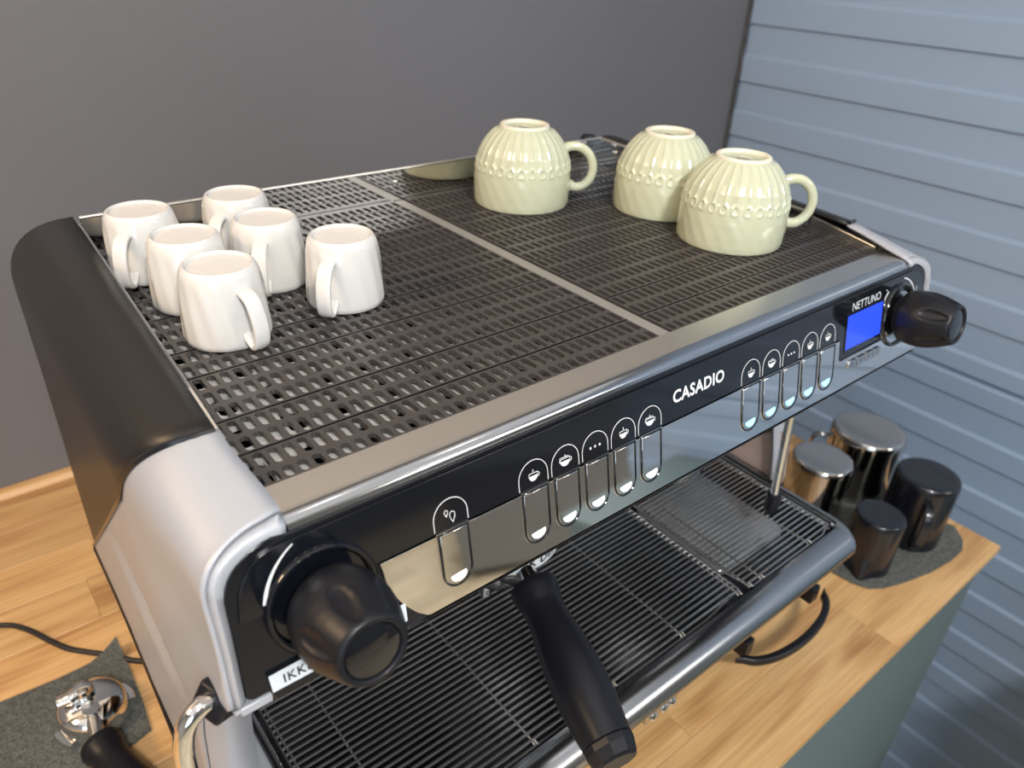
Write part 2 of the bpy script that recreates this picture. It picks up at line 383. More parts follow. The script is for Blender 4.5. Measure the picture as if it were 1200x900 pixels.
# ------------------------------------------------------------------ counter
CX0, CX1, CY0, CY1, TH = -1.3, 1.116, .173, YW, .013
wt = empty('worktop', (0, .66, 0), 'oak worktop of glued staves under the coffee machine', 'worktop')
ny = 12; sw = (CY1-.022-CY0)/ny
for r in range(ny):
    y0 = CY0+r*sw; x = CX1-(.31 if r == 0 else random.uniform(.25, .85)); hi = CX1
    if r == 1: x = CX1-.62
    if r == 2: x = CX1-.46
    while hi > CX0:
        lo = max(x, CX0)
        b = bmesh.new(); cx, cy = (lo+hi)/2, y0+sw/2
        hx, hy = (hi-lo)/2, sw/2
        g = .00012; box(b, -hx+g, hx-g, -hy+g, hy-g, -TH, 0)
        link('stave', b, M['oak'], wt, smooth=False, bevel=.0005, seg=1, loc=(cx, cy-.66, 0))
        hi = lo; x = lo-random.uniform(.45, .95)
b = bmesh.new(); prism(b, [(CY1-.022, -TH), (CY1, -TH), (CY1, .008), (CY1-.006, .010), (CY1-.016, .008), (CY1-.022, .001)], CX0, CX1, lambda p, q, d: (d, p, q))
link('rear_bead', b, M['oak_edge'], wt, bevel=.001, label='lighter raised oak bead along the back edge')
cb = empty('base_cabinet', (-.2, .65, ZF), 'sage grey-green base cabinet under the oak worktop', 'cabinet')
b = bmesh.new(); box(b, CX0+.01, 1.095, .20, CY1-.01, ZF+.08, -TH-.002); link('carcass', b, M['cabinet'], cb, smooth=False, bevel=.002)
b = bmesh.new(); box(b, CX0+.03, 1.06, .25, CY1-.02, ZF, ZF+.08); link('plinth', b, M['black_gasket'], cb, smooth=False)
for i in range(4):
    x0 = 1.095-.599*(i+1); b = bmesh.new(); box(b, x0+.002, x0+.597, .182, .199, ZF+.09, -TH-.006)
    link('door', b, M['cabinet'], cb, smooth=False, bevel=.0015)
sc_ = empty('shadow_box', (1.38, -.5, ZF), 'low grey-green box added outside the frame to shadow the lower blue wall', 'cabinet')  # unseen box, added only to cast a shadow on the lower blue wall
b = bmesh.new(); box(b, 1.14, 1.61, -.90, -.11, ZF+.06, -.225); link('carcass', b, M['cabinet'], sc_, smooth=False, bevel=.003)
b = bmesh.new(); box(b, 1.13, 1.62, -.92, -.10, -.225, -.20); link('top_panel', b, M['cabinet'], sc_, smooth=False, bevel=.003)
b = bmesh.new(); box(b, 1.17, 1.58, -.88, -.13, ZF, ZF+.06); link('plinth', b, M['black_gasket'], sc_, smooth=False)

# ------------------------------------------------------------------ espresso machine
CM = .41                     # mid plane
def mir(x, s): return x if s < 0 else 2*CM-x
mach = empty('espresso_machine', (CM, .48, 0), 'silver and black two-group espresso machine with cup tray on the oak counter', 'coffee machine')
def FP(x, z, d=0.0):         # point of the tilted fascia plane: x, height, distance proud of it
    return (x, .278+.2*(z-.49)-d*.9806, z+d*.1961)

# --- side panels
def smooth01(t): t = max(0, min(1, t)); return t*t*(3-2*t)
def side_panels(s):
    def top_z(y):
        if y < .285: return .5025
        if y < .352: return .5025+(y-.285)/(.067)*.0125
        return .515+(y-.352)/.348*.018
    def rz(y): return .026+.026*smooth01((y-.27)/.13)
    def xo(y, z):
        x = .0513-.0020*smooth01((.45-z)/.05)-.0062*smooth01((y-.275)/.11)
        if y > .39: x = .044-.003*smooth01((.45-z)/.3)*(1 if y < .6 else 1)
        return x
    def xi(y): return .0955-.0045*smooth01((y-.285)/.06)+.0085*max(0, y-.352)/.34
    def S(y, q, zj=None):
        # q in [0,1] roll, beyond: straight down by (q-1) metres
        zt = top_z(y); R = rz(y); X_o = xo(y, zt-R)
        if q <= 1:
            th = q*PI/2; x = X_o+(xi(y)-X_o)*(1-math.sin(th)**.8); z = zt-R*(1-max(0, math.cos(th))**.8)
        else:
            z = zt-R-(q-1); x = xo(y, z)
        return x, y, z
    P = lambda p: (mir(p[0], s), p[1], p[2])
    nq = 12; bm = bmesh.new()
    # black rear cover : joint curve y_j(q)
    def yj(q): return .352+.040*q**1.6
    def zjoint(y): return max(.196, .478-.90*(y-.392)) if y > .392 else .478
    # silver: columns in q from 0..1 then rows down; boundary front profile yf(z)
    front = [(.500, .288), (.490, .279), (.4765, .2745), (.465, .2720), (.445, .2680), (.425, .2640), (.414, .2620), (.408, .266), (.404, .276), (.400, .296), (.392, .345), (.375, .386), (.35, .405), (.30, .396), (.25, .382), (.21, .372), (.172, .366)]
    if s < 0: front[9:] = [(.398, .292), (.378, .312), (.345, .330), (.30, .345), (.25, .356), (.21, .359), (.172, .360)]
    def yf(z):
        for (za, ya), (zb, yb) in zip(front, front[1:]):
            if zb <= z <= za: return ya+(yb-ya)*(za-z)/(za-zb)
        return front[0][1] if z > .5 else front[-1][1]
    ny = 26
    cols = []
    for i in range(nq+1):
        q = i/nq; row = []
        zfront = top_z(.285)-rz(.285)*(1-math.cos(q*PI/2))
        y0 = .285-(.285-yf(.4765))*smooth01(q)
        for j in range(ny+1):
            y = y0+(yj(q)-y0)*j/ny; row.append(S(y, q))
        cols.append(row)
    ZJ = top_z(.392)-rz(.392)
    def yback(z):
        y = .392+(ZJ-z)/((ZJ-.196)/.308)
        return max(.392, min(y, .70))
    for k in range(1, 45):
        row = []; f = k/44
        for j in range(ny+1):
            z = cols[nq][j][2]*(1-f)+.172*f
            y = yf(z)+(yback(z)-yf(z))*j/ny
            zb = z
            x = xo(y, z)
            # shallow sculpted hollow on the lower side
            e = ((y-.438)/.085)**2+((z-.335-.12*(y-.438))/.026)**2; h = (1-e) if e < 1 else 0
            row.append((x+.0055*h**.7, y, zb))
        cols.append(row)
    # tuck the bottom rear: limit the height of the lower rear edge
    V = [[bm.verts.new(P(p)) for p in row] for row in cols]
    for a, c in zip(V, V[1:]):
        for j in range(ny):
            ys = [v.co.y for v in (a[j], a[j+1], c[j+1], c[j])]; zz = [v.co.z for v in (a[j], a[j+1], c[j+1], c[j])]
            zlow = .135+.062*smooth01((sum(ys)/4-.40)/.22)
            if sum(zz)/4 < zlow: continue
            bm.faces.new((a[j], a[j+1], c[j+1], c[j]))
    bmesh.ops.delete(bm, geom=[v for v in bm.verts if not v.link_faces], context='VERTS')
    # front lip from the ridge to the fascia recess
    rec = [(.0941, .4948), (.0844, .4965), (.0744, .4931), (.0663, .4886), (.0609, .4827), (.0582, .4747), (.0578, .4658), (.0576, .455), (.0572, .445), (.0568, .435), (.0562, .425), (.0556, .4144)]
    ridge = [S(.285-(.285-yf(.4765))*smooth01(i/8), i/8) for i in range(9)]+[(xo(yf(z), z), yf(z), z) for z in (.465, .445, .425, .4120)]
    def resamp(pts, n):
        L = [0]
        for a, c in zip(pts, pts[1:]): L.append(L[-1]+(Vector(c)-Vector(a)).length)
        out = []
        for k in range(n):
            t = L[-1]*k/(n-1)
            for i in range(len(L)-1):
                if t <= L[i+1]+1e-9:
                    f = (t-L[i])/max(1e-9, L[i+1]-L[i]); out.append(Vector(pts[i]).lerp(Vector(pts[i+1]), f)); break
        return out
    ra = resamp(ridge, 28); rb = resamp([FP(x, z, .0005) for x, z in rec], 28); rows = []
    for a, c in zip(ra, rb):
        mid = a.lerp(c, .45)+Vector((0, -.0022, .0004)); rows.append([a, mid, c, c+Vector((0, .012, 0))])
    VV = [[bm.verts.new(P(p)) for p in r] for r in rows]
    for a, c in zip(VV, VV[1:]):
        for j in range(3): bm.faces.new((a[j], a[j+1], c[j+1], c[j]))
    # under the nose : foot of the recess
    under = [(.2622, .412), (.2645, .4085), (.276, .4045), (.296, .400), (.345, .392), (.386, .375), (.405, .35), (.396, .30), (.382, .25), (.372, .21), (.366, .172)]
    if s < 0: under[3:] = [(.292, .398), (.312, .378), (.330, .345), (.345, .30), (.356, .25), (.359, .21), (.360, .172)]
    UA = [bm.verts.new(P((xo(y, z), y, z))) for y, z in under]
    UB = [bm.verts.new(P((.075 if i > 0 else .066, y+.001, z+.0002))) for i, (y, z) in enumerate(under)]
    for i in range(len(under)-1): bm.faces.new((UA[i], UA[i+1], UB[i+1], UB[i]))
    p = link('side_panel', bm, M['silver_plastic'], mach, label='silver side panel', angle=60)
    sd = p.modifiers.new('solid', 'SOLIDIFY'); sd.thickness = .0022; sd.offset = -1 
    # black cover
    bm = bmesh.new(); cols = []; NY = 20
    for i in range(nq+1):
        q = i/nq; cols.append([S(yj(q)+(.70-yj(q))*j/NY, q) for j in range(NY+1)])
    for k in range(1, 31):
        f = k/30; z_ = ZJ-(ZJ-.196)*f; yb = yback(z_); row = []
        for j in range(NY+1):
            y = yb+(.70-yb)*j/NY; wgt = 1-(1-j/NY)*min(1, f*8)
            row.append((xo(y, z_), y, z_+(top_z(y)-rz(y)-ZJ)*(1-f)*wgt))
        cols.append(row)
    V = [[bm.verts.new(P((c[0]-.0012, c[1], c[2]+(.0012 if r <= nq else 0)))) for c in row] for r, row in enumerate(cols)]
    for a, c in zip(V, V[1:]):
        for j in range(NY): bm.faces.new((a[j], a[j+1], c[j+1], c[j]))
    # rounded end at the rear
    cen = P((.085, .70, .40)); last = [row[-1] for row in V]
    L2 = [bm.verts.new(v.co.lerp(Vector(cen), .10)+Vector((0, .006, 0))) for v in last]
    L3 = [bm.verts.new(v.co.lerp(Vector(cen), .9)+Vector((0, .008, 0))) for v in last]
    for i in range(len(last)-1):
        bm.faces.new((last[i], last[i+1], L2[i+1], L2[i])); bm.faces.new((L2[i], L2[i+1], L3[i+1], L3[i]))
    p = link('rear_cover', bm, M['black_plastic'], mach, label='matt black rear side cover', angle=60)
    sd = p.modifiers.new('solid', 'SOLIDIFY'); sd.thickness = .003; sd.offset = -1
    # black gasket along the joint and the lower edge
    path = [S(yj(i/10), i/10) for i in range(11)]+[(xo(yback(z), z), yback(z), z) for z in [ZJ-(ZJ-.196)*k/12 for k in range(1, 13)]]
    bm = bmesh.new(); tube(bm, [P((x-.0018, y, z+.0016)) for x, y, z in path], .0021, 6)
    lp = []
    for k in range(16):
        y = .70-(.70-.36)*k/15; zl = .132+.062*smooth01((y-.40)/.22); lp.append((xo(y, zl)-.0008, y, zl))
    tube(bm, [P(q) for q in lp], .0032, 6)
    link('gasket', bm, M['black_gasket'], mach)
    return
side_panels(-1); side_panels(1)

# --- body between the sides
b = bmesh.new(); box(b, .066, 2*CM-.066, .33, .695, .40, .470); link('upper_body', b, M['black_gasket'], mach, smooth=False)
b = bmesh.new(); box(b, .06, 2*CM-.06, .475, .695, .125, .400); link('back_body', b, M['dark_steel'], mach, smooth=False)
b = bmesh.new(); box(b, .075, 2*CM-.075, .30, .60, .075, .1245); link('base', b, M['black_gasket'], mach, smooth=False, bevel=.003)
for fx, fy in ((.12, .34), (.70, .34), (.12, .56), (.70, .56)):
    b = bmesh.new(); lathe(b, [(.020, .001), (.022, .004), (.022, .02), (.016, .03), (.016, .0755)], 24, (fx, fy, 0)); link('foot', b, M['black_rubber'], mach)

# --- top fascia strip (brushed) with rolled chrome nose
def sweep_x(prof, x0, x1, name, material, closed=True, **k):
    b = bmesh.new(); x0f = x0 if callable(x0) else (lambda p: x0); x1f = x1 if callable(x1) else (lambda p: x1)
    a = [b.verts.new((x0f(p), p[0], p[1])) for p in prof]; c = [b.verts.new((x1f(p), p[0], p[1])) for p in prof]; n = len(prof)
    for i in range(n if closed else n-1): b.faces.new((a[i], a[(i+1) % n], c[(i+1) % n], c[i]))
    if closed: b.faces.new(a[::-1]); b.faces.new(c)
    return link(name, b, material, mach, **k)
xl = lambda p: .0915+.0045*smooth01((.312-p[0])/.03)
xr = lambda p: .7395
sweep_x([(.3115, .500), (.291, .5003), (.2895, .5003), (.2895, .4965), (.3115, .4965)], xl, xr, 'top_strip', M['brushed'], label='brushed steel front strip', smooth=False)
arc = [(.2894, .5003)]+[(.2885-.0085*math.sin(math.radians(t)), .4918+.0085*math.cos(math.radians(t))) for t in range(0, 85, 8)]+[(.2795, .4905)]
sweep_x(arc+[(.2895, .488)], xl, xr, 'rolled_edge', M['roll_steel'], label='polished rolled front edge', angle=50)
sweep_x([(.2786, .4908), (.2774, .4900), (.2774, .4892), (.2784, .4886), (.284, .4886), (.284, .4908)], .101, .728, 'edge_line', M['steel'], angle=30)

# --- fascia: backing plate, glass, chrome plate
rec = [(.0945, .4940), (.0844, .4958), (.0744, .4926), (.0663, .4881), (.0612, .4825), (.0584, .4747), (.0580, .4658), (.0576, .445), (.0565, .4144)]
recR = [(2*CM-x, z) for x, z in rec]
low_l, low_r = (.0575, .4105), (2*CM-.0575, .4105)
plate = rec+[(.060, .4118), (.0685, .4118), (.070, .4048)]+[(2*CM-.070, .4048), (2*CM-.0685, .4118), (2*CM-.060, .4118)]+recR[::-1]
b = bmesh.new(); prism(b, plate, -.030, 0, FP); link('fascia_plate', b, M['black_gasket'], mach, bevel=.0008)
for s in (-1, 1):   # little silver foot under the recess
    b = bmesh.new(); x0, x1 = sorted((mir(.052, s), mir(.0685, s))); box(b, x0, x1, 0, 1, .4075, .4125, lambda x, y, z: FP(x, z, .002 if y < .5 else -.03))
    link('recess_foot', b, M['silver_plastic'], mach, bevel=.0008)
KL = (.105, .4515); KR = (.7065, .4535)
def arcpts(c, r, a0, a1, n=24): return [(c[0]+r*math.cos(math.radians(a0+(a1-a0)*k/n)), c[1]+r*math.sin(math.radians(a0+(a1-a0)*k/n))) for k in range(n+1)]
rg = .0305
zb = .4560
aL = math.degrees(math.asin((zb+.001-KL[1])/rg)); aLr = 180-math.degrees(math.asin((.4575-KL[1])/rg))
glass = [(.0625, .4585)]+[(.0648, .4720), (.0680, .4790), (.0735, .4860), (.0800, .4895), (.0893, .4908)]+[(.1048, .4908), (2*CM-.1048, .4908)]
glass += [(2*CM-.0893, .4908), (2*CM-.0800, .4885), (2*CM-.0735, .4850), (2*CM-.0680, .4780), (2*CM-.0648, .4710), (2*CM-.0625, .4585)]
glass += arcpts(KR, rg, 10, 178)
glass += [(.6845, .4535), (.6835, .4400), (.6815, .4378), (.6790, .4370), (.6085, .4362), (.6060, .4368), (.6045, .4390), (.6040, .4545), (.6025, zb)]
glass += [(.137, zb)]+arcpts(KL, rg, 8.5, 168)
b = bmesh.new(); prism(b, glass, .0002, .0016, FP)
for f in list(b.faces):
    if len(f.verts) > 4: bmesh.ops.triangulate(b, faces=[f])
link('control_glass', b, M['black_gloss'], mach, bevel=.0005, smooth=True, label='glossy black control strip')
chrome = [(.1385, zb-.0012), (.6035, zb-.0012), (.6038, .4450), (.6038, .4375), (.6065, .4352), (.6120, .4350), (.6800, .4358), (.6838, .4372), (.6857, .4400), (.6900, .4440)]
chrome += [(.715, .4440), (.740, .4420), (.7530, .4380), (.7545, .4150), (.7530, .4072), (.165, .4072), (.1625, .4080), (.1560, .4135), (.1480, .4240), (.1415, .4370)]
b = bmesh.new(); prism(b, chrome, .0004, .0022, FP)
for f in list(b.faces):
    if len(f.verts) > 4: bmesh.ops.triangulate(b, faces=[f])
link('chrome_plate', b, M['chrome'], mach, bevel=.0006, seg=2, label='mirror-polished lower plate')
sweep_x([(FP(0, .4046, .0015)[1], FP(0, .4046, .0015)[2]), (FP(0, .4062, .0026)[1], FP(0, .4062, .0026)[2]), (FP(0, .4062, -.02)[1], FP(0, .4062, -.02)[2]), (FP(0, .4046, -.02)[1], FP(0, .4046, -.02)[2])], .150, .752, 'lower_trim', M['steel'], smooth=False)

# --- touch keys
def key(xc, wd, zt, zb_, led, icon):
    r = wd/2
    def U(g):  # D outline
        return [(xc-r-g, zt+g), ] + [(xc+(r+g)*math.cos(math.radians(a)), zb_+r+(r+g)*math.sin(math.radians(a))) for a in range(180, 361, 12)] + [(xc+r+g, zt+g)]
    bm = bmesh.new(); ringprism(bm, U(.0011), U(.0001), .0018, .0032, FP)
    bz = link('key', bm, M['black_gloss'], mach, bevel=.0003, seg=1)
    bm = bmesh.new(); ringprism(bm, U(.0017), U(.0011), .0018, .0026, FP); link('bezel', bm, M['chrome'], bz, smooth=False)
    bm = bmesh.new(); prism(bm, U(-.0003), .0020, .0029, FP); link('key_face', bm, M['chrome'], bz, bevel=.0004, seg=2)
    pts = [(xc+.58*r*math.cos(math.radians(a)), zb_+r-.30*r+.46*r*math.sin(math.radians(a))) for a in range(190, 351, 10)]
    pts = [(xc-.56*r, zb_+r-.30*r)]+pts+[(xc+.56*r, zb_+r-.22*r)]
    bm = bmesh.new(); prism(bm, pts, .0028, .0033, FP); link('indicator', bm, M[led], bz, smooth=False)
    # arch line on the glass above
    ra = .0117 if wd < .021 else .0120
    A = [(xc-ra, zb+.0012), (xc-ra, .4632)]+arcpts((xc, .4632), ra, 180, 0, 20)[1:-1]+[(xc+ra, .4632), (xc+ra, zb+.0012)]
    bm = bmesh.new(); ribbon(bm, A, .00045, .0016, .0018, FP)
    ic = (xc, .4645)
    if icon == 'dots':
        for k in (-1, 0, 1): prism(bm, arcpts((xc+k*.0042, .4645), .00085, 0, 340, 11), .0016, .0018, FP)
    elif icon == 'drops':
        for (dx, dz, q) in ((.0012, -.0018, 1.0), (-.0028, .0016, .62)):
            D = [(xc+dx+q*.0024*math.sin(t)*(1-.0)*math.sin(t/2)**1.2, .4645+dz-q*.0034*math.cos(t)*-1) for t in [2*PI*k/20 for k in range(20)]]
            D = [(x, .4645+dz-(z-(.4645+dz))) for x, z in D]
            ribbon(bm, D, .0004, .0016, .0018, FP, closed=True)
    else:
        big = icon in ('double',)
        cw = .0034 if not big else .0040
        bowl = [(xc-cw+.0003, ic[1]-.0002)]+[(xc+cw*math.cos(math.radians(a)), ic[1]-.0002+.0036*math.sin(math.radians(a))) for a in range(190, 351, 12)]+[(xc+cw-.0003, ic[1]-.0002)]
        prism(bm, bowl, .0016, .0018, FP)
        ribbon(bm, [(xc-cw, ic[1]+.0016), (xc-cw, ic[1]-.001)], .0004, .0016, .0018, FP)
        ribbon(bm, [(xc-cw, ic[1]+.0016), (xc+cw, ic[1]+.0016), (xc+cw, ic[1]-.001)], .0004, .0016, .0018, FP)
        ribbon(bm, arcpts((xc+cw, ic[1]-.0003), .0015, 80, -80, 8), .0004, .0016, .0018, FP)
        ribbon(bm, [(xc-.0004, ic[1]+.0024), (xc+.0003, ic[1]+.0033), (xc-.0003, ic[1]+.0042)], .0004, .0016, .0018, FP)
        if big:
            ribbon(bm, [(xc-cw-.0008, ic[1]-.0004), (xc-cw-.0004, ic[1]+.0026), (xc+cw-.001, ic[1]+.0026)], .0004, .0016, .0018, FP)
    link('icon', bm, M['white_print'], bz, smooth=False)
key(.1866, .0195, .4545, .4182, 'led_white', 'drops')
for k, ic in enumerate(('single', 'double', 'dots', 'single', 'double')):
    key(.2488+k*.02665, .0195, .4545, .4182, 'led_white', ic)
for k, ic in enumerate(('single', 'double', 'dots', 'single', 'single')):
    key(.4725+k*.02765, .0215, .4540, .4165, 'led_cyan', ic)
# --- lettering
b = bmesh.new(); text_bm(b, 'CASADIO', .0131, FP, 0, .0018, .3795, .4690, bold=.00035, spacing=1.06); link('lettering', b, M['white_print'], mach, smooth=False, recalc=False, label='white lettering reading CASADIO')
b = bmesh.new(); text_bm(b, 'NETTUNO', .0105, FP, 0, .0018, .6205, .4775, spacing=1.0); link('lettering', b, M['paper'], mach, smooth=False, recalc=False, label='thin grey lettering reading NETTUNO')
# --- display
b = bmesh.new(); prism(b, rrect(.6140, .6755, .4430, .4745, .0008), .0016, .0019, FP); dsp = link('display', b, M['lcd'], mach, smooth=False, label='lit blue display')
b = bmesh.new(); ringprism(b, rrect(.6120, .6775, .4410, .4765, .001), rrect(.6140, .6755, .4430, .4745, .0008), .0014, .0021, FP); link('display_frame', b, M['black_gloss'], dsp, smooth=False)
for k in range(4):
    x0 = .6195+k*.0148; r = [.0004]*4
    if k == 0: r = [.0004, .0004, .0038, .0038]
    if k == 3: r = [.0038, .0038, .0004, .0004]
    b = bmesh.new(); prism(b, rrect(x0, x0+.0136, .4228, .4310, r), .0018, .0036, FP); kb = link('menu_key', b, M['steel'], mach, bevel=.0006)
    b = bmesh.new(); ribbon(b, arcpts((x0+.0068, .4269), .0016, 0, 300, 8), .0005, .0036, .0038, FP); link('key_symbol', b, M['dark_steel'], kb, smooth=False)
# --- dial marks and knobs
def knob(K, s, ph):
    N = Vector((0, -.9806, .1961)); base = Vector(FP(K[0], K[1], 0))
    bm = bmesh.new(); lathe(bm, [(.0312, -.002), (.0312, .0035), (.0300, .0050), (.0285, .0050), (.0270, .0030), (.0268, .0002), (.0, .0002)], 64, base, N)
    link('knob_collar', bm, M['black_gloss'], mach, angle=50)
    if s > 0:
        bm = bmesh.new(); lathe(bm, [(.0235, .0002), (.0235, .0030), (.0160, .0036), (0, .0036)], 48, base, N); link('knob_disc', bm, M['steel'], mach, label='grey disc behind the right knob')
    prof = [(.0150, .000), (.0150, .006), (.0195, .0065), (.0230, .0095), (.0248, .014), (.0260, .020), (.0264, .026), (.0261, .032), (.0250, .038), (.0232, .044), (.0210, .050), (.0192, .0545), (.0178, .0568), (.0163, .0572), (.0150, .0565), (.0146, .0545)]
    P2 = []
    for (r0, h0), (r1, h1) in zip(prof, prof[1:]):
        n = max(1, int(abs(h1-h0)/.0012))
        for t in range(n): P2.append((r0+(r1-r0)*t/n, h0+(h1-h0)*t/n))
    P2.append(prof[-1])
    def dsp(k, th, h):
        if h < .02 or h > .0555: return 0
        a = (th+ph) % (PI/3)-PI/6; e = (a/.23)**2+((h-.0425)/.0120)**2
        return -.0030*(1-e)**.5 if e < 1 else .0
    bm = bmesh.new(); lathe(bm, P2, 144, base, N, dsp, cap0=True, cap1=True)
    kn = link('steam_knob', bm, M['black_rubber'], mach, angle=60)
    bm = bmesh.new(); lathe(bm, [(.0146, .0540), (.0140, .0556), (.0100, .0564), (0, .0567)], 40, base, N); link('knob_cap', bm, M['black_gloss'], kn)
knob(KL, -1, .35+PI/6); knob(KR, 1, .0)
b = bmesh.new(); ribbon(b, arcpts((.1135, .4545), .0385, 168, 118, 20), .0018, .0016, .0018, FP, taper=lambda t: 1.25-.9*t); link('dial_mark', b, M['white_print'], mach, smooth=False)
b = bmesh.new(); ribbon(b, arcpts(KR, .0345, 196, 128, 20), .0012, .0016, .0018, FP); ribbon(b, arcpts(KR, .0345, 78, 18, 20), .0012, .0016, .0018, FP)
for a in (150, 128): prism(b, arcpts((KR[0]+.041*math.cos(math.radians(a)), KR[1]+.041*math.sin(math.radians(a))*.9), .0007, 0, 330, 9), .0016, .0018, FP)
text_bm(b, '1', .0055, FP, 0, .0018, .6658, .4550); text_bm(b, '2', .0055, FP, 0, .0018, .7395, .4700)
link('dial_mark', b, M['white_print'], mach, smooth=False, recalc=False)
# --- paper label on the left recess
b = bmesh.new(); prism(b, [(.0690, .4128), (.0686, .4232), (.1495, .4240), (.1491, .4122)], .0024, .0027, FP); pl = link('paper_label', b, M['paper'], mach, smooth=False, label='white paper strip reading IKKE BRUK')
b = bmesh.new(); text_bm(b, 'IKKE BRUK', .0076, FP, 0, .0029, .0752, .4153, bold=.0001, spacing=1.1); link('label_text', b, M['black_ink'], pl, smooth=False, recalc=False)

# --- cup tray: steel sheet, three moulded grids, rails
b = bmesh.new()
def cellgrid(bm, xs, ys, holes, z):
    """flat sheet of cells, each hole an inset octagon with walls"""
    pass
# sheet with oblong holes
xs0, xs1, ysa, ysb = .091, .729, .3115, .699
nx, nyy = 20, 10; dx = (xs1-xs0)/nx; dy = (ysb-ysa)/nyy; zt = .4950
def holed_cell(bm, x0, x1, y0, y1, hx, hy, cx, cy, z, depth, r=.35):
    c = (cx, cy); ch = min(hx, hy)*r*1.0
    H = [(cx+hx-ch, cy-hy), (cx+hx, cy-hy+ch), (cx+hx, cy+hy-ch), (cx+hx-ch, cy+hy), (cx-hx+ch, cy+hy), (cx-hx, cy+hy-ch), (cx-hx, cy-hy+ch), (cx-hx+ch, cy-hy)]
    O = [bm.verts.new((x, y, z)) for x, y in ((x1, y0), (x1, y1), (x0, y1), (x0, y0))]
    I = [bm.verts.new((x, y, z)) for x, y in H]; B = [bm.verts.new((x, y, z-depth)) for x, y in H]
    for k in range(4):
        a, c2 = I[2*k], I[2*k+1]
        bm.faces.new((O[k], c2, a)); n = (k+1) % 4
        bm.faces.new((O[k], O[n], I[(2*k+2) % 8], c2))
    for k in range(8): bm.faces.new((I[k], I[(k+1) % 8], B[(k+1) % 8], B[k]))
def quad(bm, x0, x1, y0, y1, z): bm.faces.new([bm.verts.new(p) for p in ((x0, y0, z), (x1, y0, z), (x1, y1, z), (x0, y1, z))])
for i in range(nx):
    for j in range(nyy):
        x0 = xs0+i*dx; y0 = ysa+j*dy
        ox = ((j*7) % 5-2)*.0022
        holed_cell(b, x0, x0+dx, y0, y0+dy, .0055, .0125, x0+dx/2+ox, y0+dy/2, zt, .004)
link('tray_sheet', b, M['sheet_steel'], mach, smooth=False, recalc=False)
b = bmesh.new(); box(b, .091, .729, .3115, .699, .4701, .4715); link('tray_floor', b, M['black_gasket'], mach, smooth=False)
ZG = .5000; PX = .00855
def grid_rows():
    out = []; y = .345; out.append(('g', .345))
    out2 = []
    # groove lines at .345+.0965k and .383+.0965k
    lines = []
    k = -1
    for k in range(-1, 5):
        lines.append(.345+.0965*k); lines.append(.383+.0965*k)
    lines = sorted(lines); cells = []
    for a, c in zip(lines, lines[1:]):
        n = 2 if (c-a) < .045 else 3
        for t in range(n):
            y0 = a+.0008 if t == 0 else a+(c-a)*t/n; y1 = c-.0008 if t == n-1 else a+(c-a)*(t+1)/n
            cells.append((y0, y1, a+(c-a)*(t+.5)/n))
    return lines, cells
lines, cells = grid_rows()
def moulded_grid(x0, x1, ya, yb, first=None):
    bm = bmesh.new(); n = int(round((x1-x0)/PX)); w_ = (x1-x0)/n
    for (y0, y1, yc) in cells:
        a, c = max(y0, ya), min(y1, yb)
        if c-a < .003: continue
        hy = .0074; h0 = max(yc-hy, a+.0012); h1 = min(yc+hy, c-.0012)
        full = (h1-h0) > .004
        for i in range(n):
            xa = x0+i*w_
            if full: holed_cell(bm, xa, xa+w_, a, c, .00275, (h1-h0)/2, xa+w_/2, (h0+h1)/2, ZG, .0032, .55)
            else: quad(bm, xa, xa+w_, a, c, ZG)
    for l in lines:
        if ya < l < yb:
            for q in ((l-.0008, l-.0008, ZG, ZG-.0028), (l+.0008, l+.0008, ZG, ZG-.0028)):
                bm.faces.new([bm.verts.new(p) for p in ((x0, q[0], ZG), (x1, q[0], ZG), (x1, q[0], ZG-.0028), (x0, q[0], ZG-.0028))]).material_index = 1
            quad(bm, x0, x1, l-.0008, l+.0008, ZG-.0028); bm.faces.ensure_lookup_table(); bm.faces[-1].material_index = 1
    for (p, q) in (((x0, ya), (x1, ya)), ((x1, ya), (x1, yb)), ((x1, yb), (x0, yb)), ((x0, yb), (x0, ya))):
        bm.faces.new([bm.verts.new(v) for v in ((*p, ZG), (*q, ZG), (*q, ZG-.0032), (*p, ZG-.0032))])
    return link('cup_grid', bm, [M['grid_plastic'], M['black_gasket']], mach, smooth=False, recalc=False)
moulded_grid(.0925, .4035, .3118, .6975)
moulded_grid(.4190, .7110, .3118, .6975)
moulded_grid(.7130, .7285, .3118, .6975)
b = bmesh.new(); box(b, .4045, .4180, .3118, .6975, .4950, .4985); link('tray_rib', b, M['rib_steel'], mach, smooth=False, bevel=.001)
# rails
def rail(pts, name='tray_rail'):
    bm = bmesh.new(); n = len(pts)
    for (x, y, zt_), (x2, y2, zt2) in zip(pts, pts[1:]):
        d = Vector((x2-x, y2-y, 0)).normalized(); o = Vector((-d.y, d.x, 0))*.0011
        for (A, B) in (((x, y, zt_), (x2, y2, zt2)),):
            v = []
            for p, z0 in ((A, .4925), (B, .4925)):
                for sgn in (-1, 1):
                    v.append(bm.verts.new((p[0]+o.x*sgn, p[1]+o.y*sgn, z0))); v.append(bm.verts.new((p[0]+o.x*sgn, p[1]+o.y*sgn, p[2])))
            for f in ((0, 1, 5, 4), (2, 6, 7, 3), (0, 2, 3, 1), (4, 5, 7, 6), (1, 3, 7, 5), (0, 4, 6, 2)): bm.faces.new([v[i] for i in f])
    return link(name, bm, M['chrome'], mach, smooth=False, bevel=.0004)
rr_ = rail([(.1030, .699, .5325), (.718, .701, .5315)]); rr2 = rail([(.719, .7000, .5315), (.7235, .392, .5175)]); rl = rail([(.1015, .699, .5285), (.0928, .352, .5095)])
